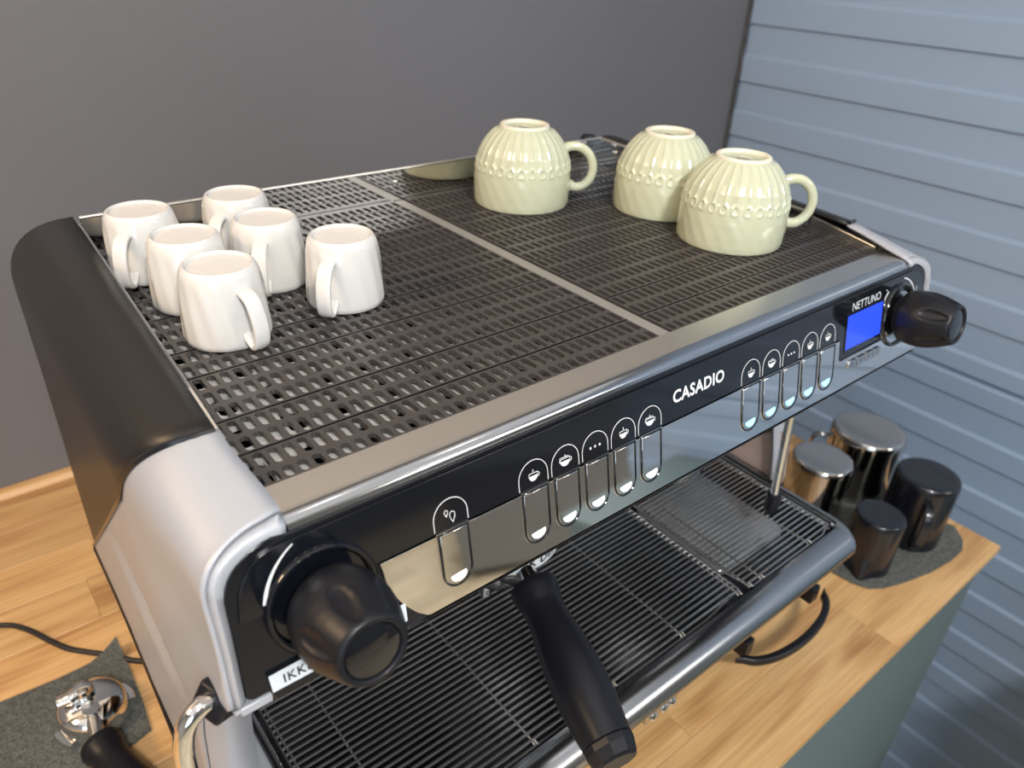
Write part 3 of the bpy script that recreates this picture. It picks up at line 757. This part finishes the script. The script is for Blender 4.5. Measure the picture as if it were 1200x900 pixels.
def hem(pts, par):
    bm = bmesh.new(); tube(bm, pts, .0016, 8); link('rail_hem', bm, M['brushed'], par)
hem([(.1030, .699, .5325), (.718, .701, .5315)], rr_); hem([(.719, .700, .5315), (.7235, .392, .5175)], rr2)
b = bmesh.new(); prism(b, [(.318, .494), (.70, .494), (.70, .505), (.392, .5135), (.318, .5025)], .7290, .7350, lambda p, q, d: (d, p, q)); link('side_ledge', b, M['brushed'], mach, smooth=False, bevel=.0008); 
def screw(p, ax, par):
    bm = bmesh.new(); lathe(bm, [(.0036, 0), (.0036, .0008), (.0030, .0022), (.0014, .0028), (0, .0028)], 20, p, ax); link('screw', bm, M['chrome'], par)
screw((.4085, .698, .5180), (0, -1, 0), rr_); screw((.690, .6995, .5180), (0, -1, 0), rr_); screw((.7185, .672, .5180), (-1, 0, 0), rr2); screw((.7222, .420, .5080), (-1, 0, 0), rr2)
b = bmesh.new(); lathe(b, [(.011, 0), (.011, .028), (.008, .033), (0, .034)], 24, (.712, .716, .500)); link('hose_plug', b, M['black_rubber'], mach)

# --- drip tray
def tray():
    zr = .1655
    prof = [(.2690, zr-.010), (.2690, zr), (.2640, zr+.0022), (.2570, zr+.0030), (.2490, zr+.0016), (.2430, zr-.0030), (.2395, zr-.0090), (.2385, zr-.0155), (.2400, zr-.0180), (.2460, zr-.0185), (.2460, zr-.024), (.262, zr-.026)]
    # path around: left side, front, right side as mitred U, section offset = distance outward from inner edge
    XL, XR, YF, YB = .0985, .7440, .2690, .4740
    sect = [(.2690-p[0], p[1]) for p in prof]
    side = .42
    def ring(o, z):
        pts = []; r = .016+o
        ox = o*side if True else o
        pts.append((XL-ox, YB, z)); pts.append((XL-ox, YF+.010, z))
        for k in range(1, 9):
            a = math.radians(180+90*k/9); pts.append((XL+.010+(.010+ox)*math.cos(a), YF+.010+(.010+o)*math.sin(a), z))
        pts.append((XL+.010, YF-o, z)); pts.append((XR-.010, YF-o, z))
        for k in range(1, 9):
            a = math.radians(270+90*k/9); pts.append((XR-.010+(.010+ox)*math.cos(a), YF+.010+(.010+o)*math.sin(a), z))
        pts.append((XR+ox, YF+.010, z)); pts.append((XR+ox, YB, z)); return pts
    bm = bmesh.new(); rows = [[bm.verts.new(p) for p in ring(o, z)] for o, z in sect]
    for a, c in zip(rows, rows[1:]):
        for i in range(len(a)-1): bm.faces.new((a[i], a[i+1], c[i+1], c[i]))
    dt = link('drip_tray', bm, M['tray_steel'], mach, angle=60, label='brushed steel drip tray with a rolled front')
    bm = bmesh.new()
    x0, x1, y0, y1, z0, z1 = XL, XR, YF, YB, .135, zr-.002
    for q in (((x0, y0, z0), (x1, y0, z0), (x1, y1, z0), (x0, y1, z0)), ((x0, y0, z0), (x0, y0, z1), (x1, y0, z1), (x1, y0, z0)), ((x0, y1, z0), (x1, y1, z0), (x1, y1, z1), (x0, y1, z1)), ((x0, y0, z0), (x0, y1, z0), (x0, y1, z1), (x0, y0, z1)), ((x1, y0, z0), (x1, y0, z1), (x1, y1, z1), (x1, y1, z0))):
        bm.faces.new([bm.verts.new(p) for p in q])
    link('basin', bm, M['basin_steel'], dt, smooth=False)
    bm = bmesh.new(); prism(bm, rrect(.588, .715, .315, .452, .012), .1352, .1420, lambda p, q, d: (p, q, d)); link('drain_plate', bm, M['pale_steel'], dt, bevel=.002, label='pale plate under the right wire grate')
    # wire gratings, each lift-out
    for (ga, gb, bars) in ((.1035, .5650, (.108, .149, .276, .372, .468, .560)), (.5740, .7400, (.579, .600, .692, .736))):
        zz = zr-.0015
        fr = bmesh.new(); pts = [(ga, .2730, zz-.0015), (gb, .2730, zz-.0015), (gb, .4690, zz-.0015), (ga, .4690, zz-.0015)]
        pp = []
        for i in range(4):
            a, c = Vector(pts[i]), Vector(pts[(i+1) % 4])
            for k in range(6): pp.append(a.lerp(c, (k+.2)/6))
        tube(fr, pp, .0013, 6, closed=True); g = link('wire_grate', fr, M['wire'], mach)
        y = .2785
        while y < .4660:
            bm = bmesh.new(); tube(bm, [(ga+.001, y, zz-.0012), (ga+.003, y, zz), (gb-.003, y, zz), (gb-.001, y, zz-.0012)], .00145, 6); link('wire', bm, M['wire'], g); y += .0066
        for xb in bars:
            bm = bmesh.new(); tube(bm, [(xb, .2745, zz-.009), (xb, .2755, zz-.0035), (xb, .279, zz-.0022), (xb, .4670, zz-.0022)], .0012, 6); link('cross_wire', bm, M['wire'], g)
            bm = bmesh.new(); tube(bm, [(xb, .2735, zz-.0035), (xb, .2725, zz+.0008), (xb, .2765, zz+.0014)], .0013, 6); link('wire_hook', bm, M['chrome'], g)
    return dt
dt = tray()
# silver cheeks either side of the tray, with slots
for s in (-1,):
    bm = bmesh.new(); x0, x1 = sorted((mir(.048, s), mir(.0905, s)))
    prism(bm, [(.250, .130), (.247, .150), (.255, .158), (.300, .166), (.36, .170), (.474, .172), (.474, .128)], x0, x1, lambda p, q, d: (d, p, q))
    ck = link('tray_cheek', bm, M['silver_plastic'] if s < 0 else M['tray_steel'], mach, bevel=.003, seg=3)
    if s < 0:
        for k in range(2):
            bm = bmesh.new(); xx = .060+.012*k; box(bm, xx, xx+.004, .385, .435, .1700, .1728); link('slot', bm, M['black_gasket'], ck, smooth=False)
        bm = bmesh.new(); box(bm, .0905, .0975, .27, .474, .140, .1665); link('side_wall', bm, M['tray_steel'], ck, smooth=False, bevel=.001)
bm = bmesh.new(); box(bm, .7610, .7740, .369, .474, .130, .190); link('inner_cheek', bm, M['silver_plastic'], mach, smooth=False, bevel=.003)
b = bmesh.new(); prism(b, [(.474, .165), (.474, .180), (.424, .184), (.411, .205), (.398, .220), (.386, .230), (.374, .237), (.366, .234), (.362, .215), (.356, .178), (.358, .165)], .7585, .7605, lambda p, q, d: (d, p, q)); link('reflection_patch', b, M['warm_reflection'], mach, smooth=False, bevel=.0006, label='thin panel coloured like warm wood mirrored in the right side panel')  # added panel; its tint stands for wood mirrored in the silver arm
# pieces under the tray
b = bmesh.new(); box(b, .395, .440, .2485, .262, .112, .1400); link('front_bracket', b, M['steel'], mach, bevel=.0015)
for xx in (.404, .419, .431):
    b = bmesh.new(); lathe(b, [(.005, 0), (.005, .002), (.003, .004), (0, .0042)], 16, (xx, .2485, .120), (0, -1, 0)); link('cap_nut', b, M['chrome'], mach)
b = bmesh.new(); A = [(.7550, .2640)]+[(.6625+.085*math.cos(math.radians(t)), .262-.0335*math.sin(math.radians(t))) for t in range(8, 173, 6)]+[(.5700, .2640)]
B = [(.6625+.078*math.cos(math.radians(t)), .264-.0260*math.sin(math.radians(t))) for t in range(172, 7, -6)]
prism(b, A+B, .054, .064, lambda p, q, d: (p, q, d)); ph = link('pull_handle', b, M['black_rubber'], mach, bevel=.002, label='curved black handle below the drip tray')
for xx in (.594, .730):
    b = bmesh.new(); box(b, xx-.008, xx+.008, .262, .31, .052, .076); link('handle_stub', b, M['black_rubber'], ph, smooth=False, bevel=.002)
# --- group heads
def group(xc, label, yc=.410, r=.0562):
    bm = bmesh.new(); lathe(bm, [(r-.010, .000), (r-.0008, .003), (r, .006), (r, .045), (r-.006, .055), (.036, .065), (.036, .130)], 64, (xc, yc, .2665)); g = link('group_head', bm, M['chrome'], mach)
    bm = bmesh.new(); lathe(bm, [(.026, -.006), (.040, 0)], 40, (xc, yc, .2665)); link('shower_screen', bm, M['steel'], g)
    if label:
        fn = lambda a, z, d: (xc+(r+.0002+d)*math.sin(a/r), yc-(r+.0002+d)*math.cos(a/r), z)
        bm = bmesh.new(); n = 24; rows = [[bm.verts.new(fn(-.060+.120*i/n, z, .0004)) for i in range(n+1)] for z in (.2700, .2960)]
        for i in range(n): bm.faces.new((rows[0][i], rows[0][i+1], rows[1][i+1], rows[1][i]))
        link('paper_label', bm, M['paper'], g, smooth=True, label='white paper band reading BRUK DENNE')
        bm = bmesh.new(); text_bm(bm, 'BRUK DENNE', .0120, fn, 0, .0008, .004, .2738, bold=.0003, spacing=1.08, center=True); link('label_text', bm, M['black_ink'], g, smooth=False, recalc=False)
group(.338, True); group(.555, False)
b = bmesh.new(); box(b, .066, .754, .33, .474, .398, .402); link('underside', b, M['dark_steel'], mach, smooth=False)
# --- steam wands
b = bmesh.new(); tube(b, spline([(.664, .345, .405), (.665, .330, .38), (.6665, .3255, .33), (.669, .3225, .26), (.6708, .3205, .205)], 6), .0046, 14); wd = link('steam_wand', b, M['chrome'], mach)
b = bmesh.new(); lathe(b, [(.0052, .0), (.0082, -.002), (.0088, -.010), (.0084, -.021), (.0055, -.027), (.0030, -.030), (0, -.0302)], 24, (.6708, .3205, .216)); link('wand_tip', b, M['black_rubber'], wd, label='black rubber tip')
b = bmesh.new(); tube(b, spline([(.0470, .286, .398), (.0380, .283, .402), (.0300, .282, .396), (.0258, .282, .382), (.0240, .282, .358), (.0240, .280, .30), (.030, .275, .20)], 8), .0054, 16); w2 = link('steam_wand', b, M['chrome'], mach)
b = bmesh.new(); box(b, -.008, .010, -.010, .010, -.008, .010)
bmesh.ops.rotate(b, verts=b.verts, cent=(0, 0, 0), matrix=Matrix.Rotation(.55, 3, 'Y') @ Matrix.Rotation(.5, 3, 'Z')); bmesh.ops.translate(b, verts=b.verts, vec=(.0475, .2870, .3965))
link('wand_joint', b, M['black_rubber'], w2, bevel=.002, label='black swivel joint')

# ------------------------------------------------------------------ portafilters
HP = [(.0150, 0), (.0200, .001), (.0205, .006), (.0192, .013), (.0172, .022), (.0174, .034), (.0195, .050), (.0218, .070), (.0226, .088), (.0222, .104), (.0206, .122), (.0194, .134)]
HC = [(.0194, .134), (.0200, .1355), (.0198, .140), (.0175, .148), (.0150, .1500), (0, .1500)]
def handle(bmh, bmc, base, ax):
    P2 = []
    for (r0, h0), (r1, h1) in zip(HP, HP[1:]):
        for t in range(3): P2.append((r0+(r1-r0)*t/3, h0+(h1-h0)*t/3))
    P2.append(HP[-1]); lathe(bmh, P2, 40, base, ax); lathe(bmc, HC, 10, base, ax, cap0=True)
def put(name, parts_loc, label, cat): return empty(name, parts_loc, label, cat)
pf = put('portafilter', (.311, .375, .245), 'portafilter with long black handle locked into the machine below the label', 'portafilter')
b = bmesh.new(); lathe(b, [(.0, .0), (.012, .0), (.020, .003), (.030, .010), (.034, .018), (.035, .044), (.031, .044), (.030, .02), (0, .012)], 48, (.332, .404, .222)); link('filter_holder', b, M['chrome'], pf)
for sx in (-1, 1):
    b = bmesh.new(); lathe(b, [(.0065, -.018), (.0065, .004)], 16, (.332+.014*sx, .404, .224)); link('spout', b, M['chrome'], pf)
for sx in (-1, 1):
    b = bmesh.new(); box(b, .332+sx*.033, .332+sx*.050, .392, .410, .254, .264); link('locking_lug', b, M['chrome'], pf, bevel=.002)
ax = Vector((.2725-.3080, .193-.3270, .2540-.2870)).normalized(); base = Vector((.3080, .3270, .2870))
b = bmesh.new(); tube(b, [Vector((.3240, .3760, .2560)), Vector((.3170, .3560, .2700)), base-ax*.010, base+ax*.002], [.0135, .0105, .0088, .0088], 20); link('neck', b, M['chrome'], pf)
b1, b2 = bmesh.new(), bmesh.new(); handle(b1, b2, base, ax); h = link('handle', b1, M['black_rubber'], pf, label='long black handle'); link('end_cap', b2, M['black_rubber'], h, smooth=False)

p2 = put('portafilter', (-.010, .666, .0035), 'chrome portafilter lying spout side up on the grey cloth, left of the machine', 'portafilter')
C2 = Vector((-.0115, .6620, .004))
b = bmesh.new(); lathe(b, [(.0335, .000), (.0350, .001), (.0355, .006), (.0340, .010), (.0338, .020), (.0330, .0240), (.0290, .0285), (.0200, .0320), (.0100, .0335), (0, .0340)], 64, C2); link('filter_holder', b, M['chrome'], p2)
for a in (10, 205):
    b = bmesh.new(); pts = [C2+Vector((.0375*math.cos(math.radians(a+t)), .0375*math.sin(math.radians(a+t)), .005)) for t in range(-20, 21, 5)]
    tube(b, pts, 1, 12, sect=(.0085, .007), up=(0, 0, 1)); link('locking_lug', b, M['chrome'], p2)
b = bmesh.new(); lathe(b, [(.0115, .028), (.0110, .040), (.0095, .0450), (.0050, .0475), (0, .048)], 28, C2+Vector((-.003, .006, 0)))
tube(b, spline([C2+Vector((-.004, .006, .040)), C2+Vector((-.014, .003, .0405)), C2+Vector((-.0260, .0055, .0385))], 6), [.0080]*4+[.0075]*4+[.0068]*5, 16)
link('spout', b, M['chrome'], p2, label='chrome spout pointing up')
b = bmesh.new(); lathe(b, [(.0075, .0325), (.0085, .0345), (0, .0348)], 24, C2+Vector((-.0015, -.0160, -.001))); link('maker_badge', b, M['steel'], p2)
base = Vector((-.0155, .6080, .0250)); ax = (Vector((-.0060, .5600, .0249))-base).normalized()
b = bmesh.new(); tube(b, [C2+Vector((-.002, -.022, .024)), base-ax*.006, base+ax*.003], [.0085, .0065, .0068], 18); link('neck', b, M['steel'], p2)
b1, b2 = bmesh.new(), bmesh.new(); handle(b1, b2, base, ax); h = link('handle', b1, M['black_rubber'], p2); link('end_cap', b2, M['black_gloss'], h, smooth=False)

# ------------------------------------------------------------------ cloths and cable
def cloth(name, outline, label, bump, curl=None):
    bm = bmesh.new(); vs = [bm.verts.new((x, y, 0)) for x, y in outline]; f = bm.faces.new(vs)
    r = bmesh.ops.triangulate(bm, faces=[f])
    for _ in range(4): bmesh.ops.subdivide_edges(bm, edges=[e for e in bm.edges if e.calc_length() > .009], cuts=1, use_grid_fill=False); bmesh.ops.triangulate(bm, faces=[q for q in bm.faces if len(q.verts) > 3])
    for v in bm.verts:
        n = noise.noise(Vector((v.co.x*22, v.co.y*22, 3))); v.co.z = .0012+bump*max(0, n)
        if curl:
            d = (Vector(v.co.xy)-Vector(curl[:2])).length
            if d < curl[2]: v.co.z += curl[3]*(1-d/curl[2])**1.6
    ext = bmesh.ops.extrude_face_region(bm, geom=list(bm.faces)); up = [g for g in ext['geom'] if isinstance(g, bmesh.types.BMVert)]
    bmesh.ops.translate(bm, verts=up, vec=(0, 0, .0022))
    o = link(name, bm, M['cloth'], smooth=True, angle=50); tag(o, label, 'cloth'); return o
cloth('bar_cloth', [(-.42, .762), (-.30, .757), (-.20, .749), (-.09, .744), (-.032, .740), (.0, .741), (.034, .748), (.0345, .700), (.034, .655), (.031, .612), (.012, .606), (-.002, .609), (-.03, .603), (-.10, .598), (-.25, .602), (-.42, .598)], 'dark grey waffle cloth under the loose portafilter at left', .0012, (.034, .748, .036, .016))
cloth('bar_cloth', [(.855, .300), (.859, .268), (.868, .248), (.885, .236), (.92, .224), (.97, .211), (1.02, .204), (1.055, .204), (1.078, .214), (1.092, .236), (1.094, .28), (1.099, .36), (1.102, .45), (1.05, .474), (.95, .476), (.87, .462), (.856, .38)], 'dark grey cloth under the four upturned pitchers at right', .0016, (1.09, .232, .03, .006))
b = bmesh.new(); pts = spline([(-.40, .90, .0035), (-.20, .885, .0035), (-.12, .880, .004), (-.072, .863, .0040), (-.049, .839, .0042), (-.028, .800, .0038), (-.015, .778, .0035), (.004, .757, .0034), (.022, .739, .0034), (.044, .712, .0034), (.075, .69, .0035), (.12, .66, .0035)], 8)
tube(b, pts, .0032, 12); tag(link('power_cable', b, M['cable']), 'thin black power cable running across the oak worktop behind the cloth', 'cable')

# ------------------------------------------------------------------ white espresso cups (upside down)
def densify(prof, step):
    out = []
    for (r0, h0), (r1, h1) in zip(prof, prof[1:]):
        n = max(1, int(math.hypot(r1-r0, h1-h0)/step))
        for t in range(n): out.append((r0+(r1-r0)*t/n, h0+(h1-h0)*t/n))
    out.append(prof[-1]); return out
ZT = ZG+.0003
def espresso_cup():
    t = empty('espresso_cup', (0, 0, ZT), 'x', 'cup', 'upturned white espresso cups')
    prof = densify([(.0262, .046), (.0272, .020), (.0276, .001), (.0282, .0), (.0293, .0008), (.0297, .004), (.0294, .014), (.0287, .026), (.0279, .036), (.0272, .0430), (.0264, .0480), (.0254, .0510), (.0242, .0530), (.0232, .0538), (.0222, .0540), (.0213, .0533), (.0208, .0518), (.010, .0512), (0, .0511)], .0022)
    prof = [(0, .0475), (.022, .0475)]+prof
    def dsp(k, th, h):
        if k < 3 or prof[k][0] < .0245 or prof[k][1] > .0525: return 0
        if k < 18 and prof[k][0] < .0279: return 0
        f = max(0, min(1, (.050-h)/.012))*min(1, h/.003)
        a = th*15+h*95
        return f*(.00030*math.sin(a)+.00022*math.sin(a*.5+1.2+h*60))
    bm = bmesh.new(); lathe(bm, prof, 120, disp=dsp); link('bowl', bm, M['white_ceramic'], t, loc=(0, 0, 0), angle=70)
    bm = bmesh.new(); lathe(bm, [(.0208, .0513), (.0204, .0518), (.010, .0516), (0, .0515)], 48); link('foot_recess', bm, M['white_raw'], t, loc=(0, 0, 0))
    path = spline([(.0262, 0, .0405), (.0310, 0, .0408), (.0375, 0, .0365), (.0415, 0, .0275), (.0435, 0, .0165), (.0420, 0, .0080), (.0375, 0, .0040), (.0325, 0, .0062), (.0280, 0, .0110)], 6)
    bm = bmesh.new(); tube(bm, path, 1, 20, sect=(.0112, .0042), up=(0, 1, 0)); link('handle', bm, M['white_ceramic'], t, loc=(0, 0, 0), angle=60)
    return t
ec = espresso_cup()
EC = [(.1345, .6300, 230, 'white upturned espresso cup at the rear left, nearest the black side cover'),
      (.2131, .6335, 222, 'white upturned espresso cup at the back, close to the rear rail'),
      (.1455, .5564, 75, 'white upturned espresso cup whose handle is hidden, behind the nearest white cup'),
      (.2099, .5620, 238, 'white upturned espresso cup in the middle of the cluster, shadowed on its right side'),
      (.1463, .4887, 281, 'white upturned espresso cup nearest the viewer, handle turned to the right front'),
      (.2421, .4959, 222, 'white upturned espresso cup standing apart on the right of the white cluster')]
for i, (x, y, a, lab) in enumerate(EC):
    o = ec if i == 0 else copy_tree(ec)
    o.location = (x, y, ZT); o.rotation_euler = (0, 0, math.radians(a)); o['label'] = lab

# ------------------------------------------------------------------ pale green cups (upside down)
def green_cup():
    t = empty('latte_cup', (0, 0, ZT), 'x', 'cup', 'upturned pale green cups')
    outer = densify([(.0500, .0), (.0512, .0012), (.0520, .006), (.0526, .016), (.0526, .028), (.0518, .038), (.0500, .047), (.0472, .0555), (.0434, .063), (.0388, .0695), (.0340, .0746), (.0300, .0778), (.0272, .0795), (.0262, .0803)], .0009)
    NR = 29
    def dsp(k, th, h):
        if k >= len(outer) or k < 2: return 0
        rr = outer[k][0]; u = (((th*NR/(2*PI)) % 1)-.5)*2; sx = u*PI*rr/NR      # metres from the centre of a drop
        zc = .0415; d = math.hypot(sx, (h-zc)*(.66 if h > zc else 1.0)); out = 0
        if h > .0455:
            fade = min(1, max(0, (.0800-h)/.003)); out += fade*.00075*math.exp(-(sx/.00085)**2)
            out -= fade*.00045*(1-math.cos(u*PI))*.5
        if d < .0068: out += .00075*math.exp(-((d-.0034)/.0009)**2)-(.0003 if d < .0024 else 0)
        if h < .036: out += .00014*math.sin(th*23+h*260)*min(1, h/.004)*min(1, (.036-h)/.006)
        return out
    bm = bmesh.new(); lathe(bm, outer+[(.0262, .0803)], NR*16, disp=dsp, cap0=False, cap1=False)
    lathe(bm, [(.0500, 0), (.0490, .0006), (.0495, .03), (.0470, .050), (.036, .068), (.022, .0745), (0, .0750)], 90, cap0=False)
    lathe(bm, [(.0206, .0800), (.0200, .0790), (.010, .0786), (0, .0786)], 64, cap0=False)
    link('bowl', bm, M['green_ceramic'], t, loc=(0, 0, 0), angle=70)
    bm = bmesh.new(); lathe(bm, [(.0263, .0800), (.0262, .0815), (.0254, .0826), (.0240, .0829), (.0224, .0826), (.0212, .0812), (.0205, .0798)], 72, cap0=False, cap1=False); link('foot_ring', bm, M['green_raw'], t, loc=(0, 0, 0))
    bm = bmesh.new(); prism(bm, rrect(-.0065, .0065, -.0018, .0018, .0012, 3), .0786, .0788, lambda p, q, d: (p*math.cos(-.67)-q*math.sin(-.67), p*math.sin(-.67)+q*math.cos(-.67), d)); link('stamp', bm, M['stamp'], t, loc=(0, 0, 0), smooth=False)
    path = spline([(.0440, 0, .0590), (.0520, 0, .0615), (.0625, 0, .0600), (.0720, 0, .0520), (.0762, 0, .0400), (.0740, 0, .0280), (.0660, 0, .0195), (.0570, 0, .0180), (.0505, 0, .0215)], 6)
    bm = bmesh.new(); tube(bm, path, [.0052-.0006*math.sin(PI*i/(len(path)-1)) for i in range(len(path))], 18); link('handle', bm, M['green_ceramic'], t, loc=(0, 0, 0), angle=60)
    return t
gc = green_cup()
GC = [(.5241, .6232, 322, 'pale green fluted cup upturned near the rear rail, leftmost of the three'),
      (.6416, .5243, 296, 'pale green fluted cup upturned behind another, its handle out of sight'),
      (.6264, .4194, 322, 'pale green fluted cup upturned nearest the front, handle over the right rail')]
for i, (x, y, a, lab) in enumerate(GC):
    o = gc if i == 0 else copy_tree(gc)
    o.location = (x, y, ZT); o.rotation_euler = (0, 0, math.radians(a)); o['label'] = lab
    if i == 2:
        for ch in o.children: pass

# ------------------------------------------------------------------ milk pitchers (upside down)
def pitcher(x, y, r, h, material, label, hdir, group, hw=.012):
    t = empty('milk_pitcher', (x, y, .0036), label, 'pitcher', group, math.radians(hdir))
    prof = densify([(r*.93-.0015, h*.9), (r*.99, 0.001), (r*1.0, 0), (r*1.012, .002), (r*1.0, h*.30), (r*1.0, h*.70), (r*1.0, h-.0090), (r*.985, h-.0045), (r*.955, h-.0015), (r*.90, h-.0002), (r*.80, h), (0, h)], .003)
    def dsp(k, th, hh):   # pouring lip opposite the handle
        a = abs(((th+PI) % (2*PI))-PI) ; a = PI-a
        return .010*math.exp(-(a/.28)**2)*max(0, 1-hh/(h*.35))
    bm = bmesh.new(); lathe(bm, prof, 64, disp=dsp, cap0=True); link('jug', bm, M[material], t, loc=(0, 0, 0), angle=60)
    path = spline([(r*.97, 0, h*.78), (r+.014, 0, h*.80), (r+.024, 0, h*.70), (r+.026, 0, h*.45), (r+.020, 0, h*.20), (r*1.0, 0, h*.12)], 6)
    bm = bmesh.new(); tube(bm, path, 1, 16, sect=(hw, .0035), up=(0, 1, 0)); link('handle', bm, M[material], t, loc=(0, 0, 0), angle=60)
    return t
M['black_enamel'] = mat('black_enamel', (0.006, 0.007, 0.012), .27, coat=.25, bump=((200, 200, 200), .05, .0005))
pitcher(.9103, .2804, .0338, .0891, 'black_enamel', 'small black milk pitcher upturned nearest the drip tray corner', 20, 'upturned black milk pitchers')
pitcher(1.0221, .2743, .0437, .1112, 'black_enamel', 'large black milk pitcher upturned nearest the end of the counter', 212, 'upturned black milk pitchers')
pitcher(1.0638, .3880, .0553, .1100, 'pitcher_steel', 'large polished steel milk pitcher upturned at the back of the cloth', 128, 'upturned steel milk pitchers')
pitcher(.9476, .3955, .0449, .1000, 'pitcher_steel', 'small polished steel milk pitcher upturned behind the drip tray end', 55, 'upturned steel milk pitchers')
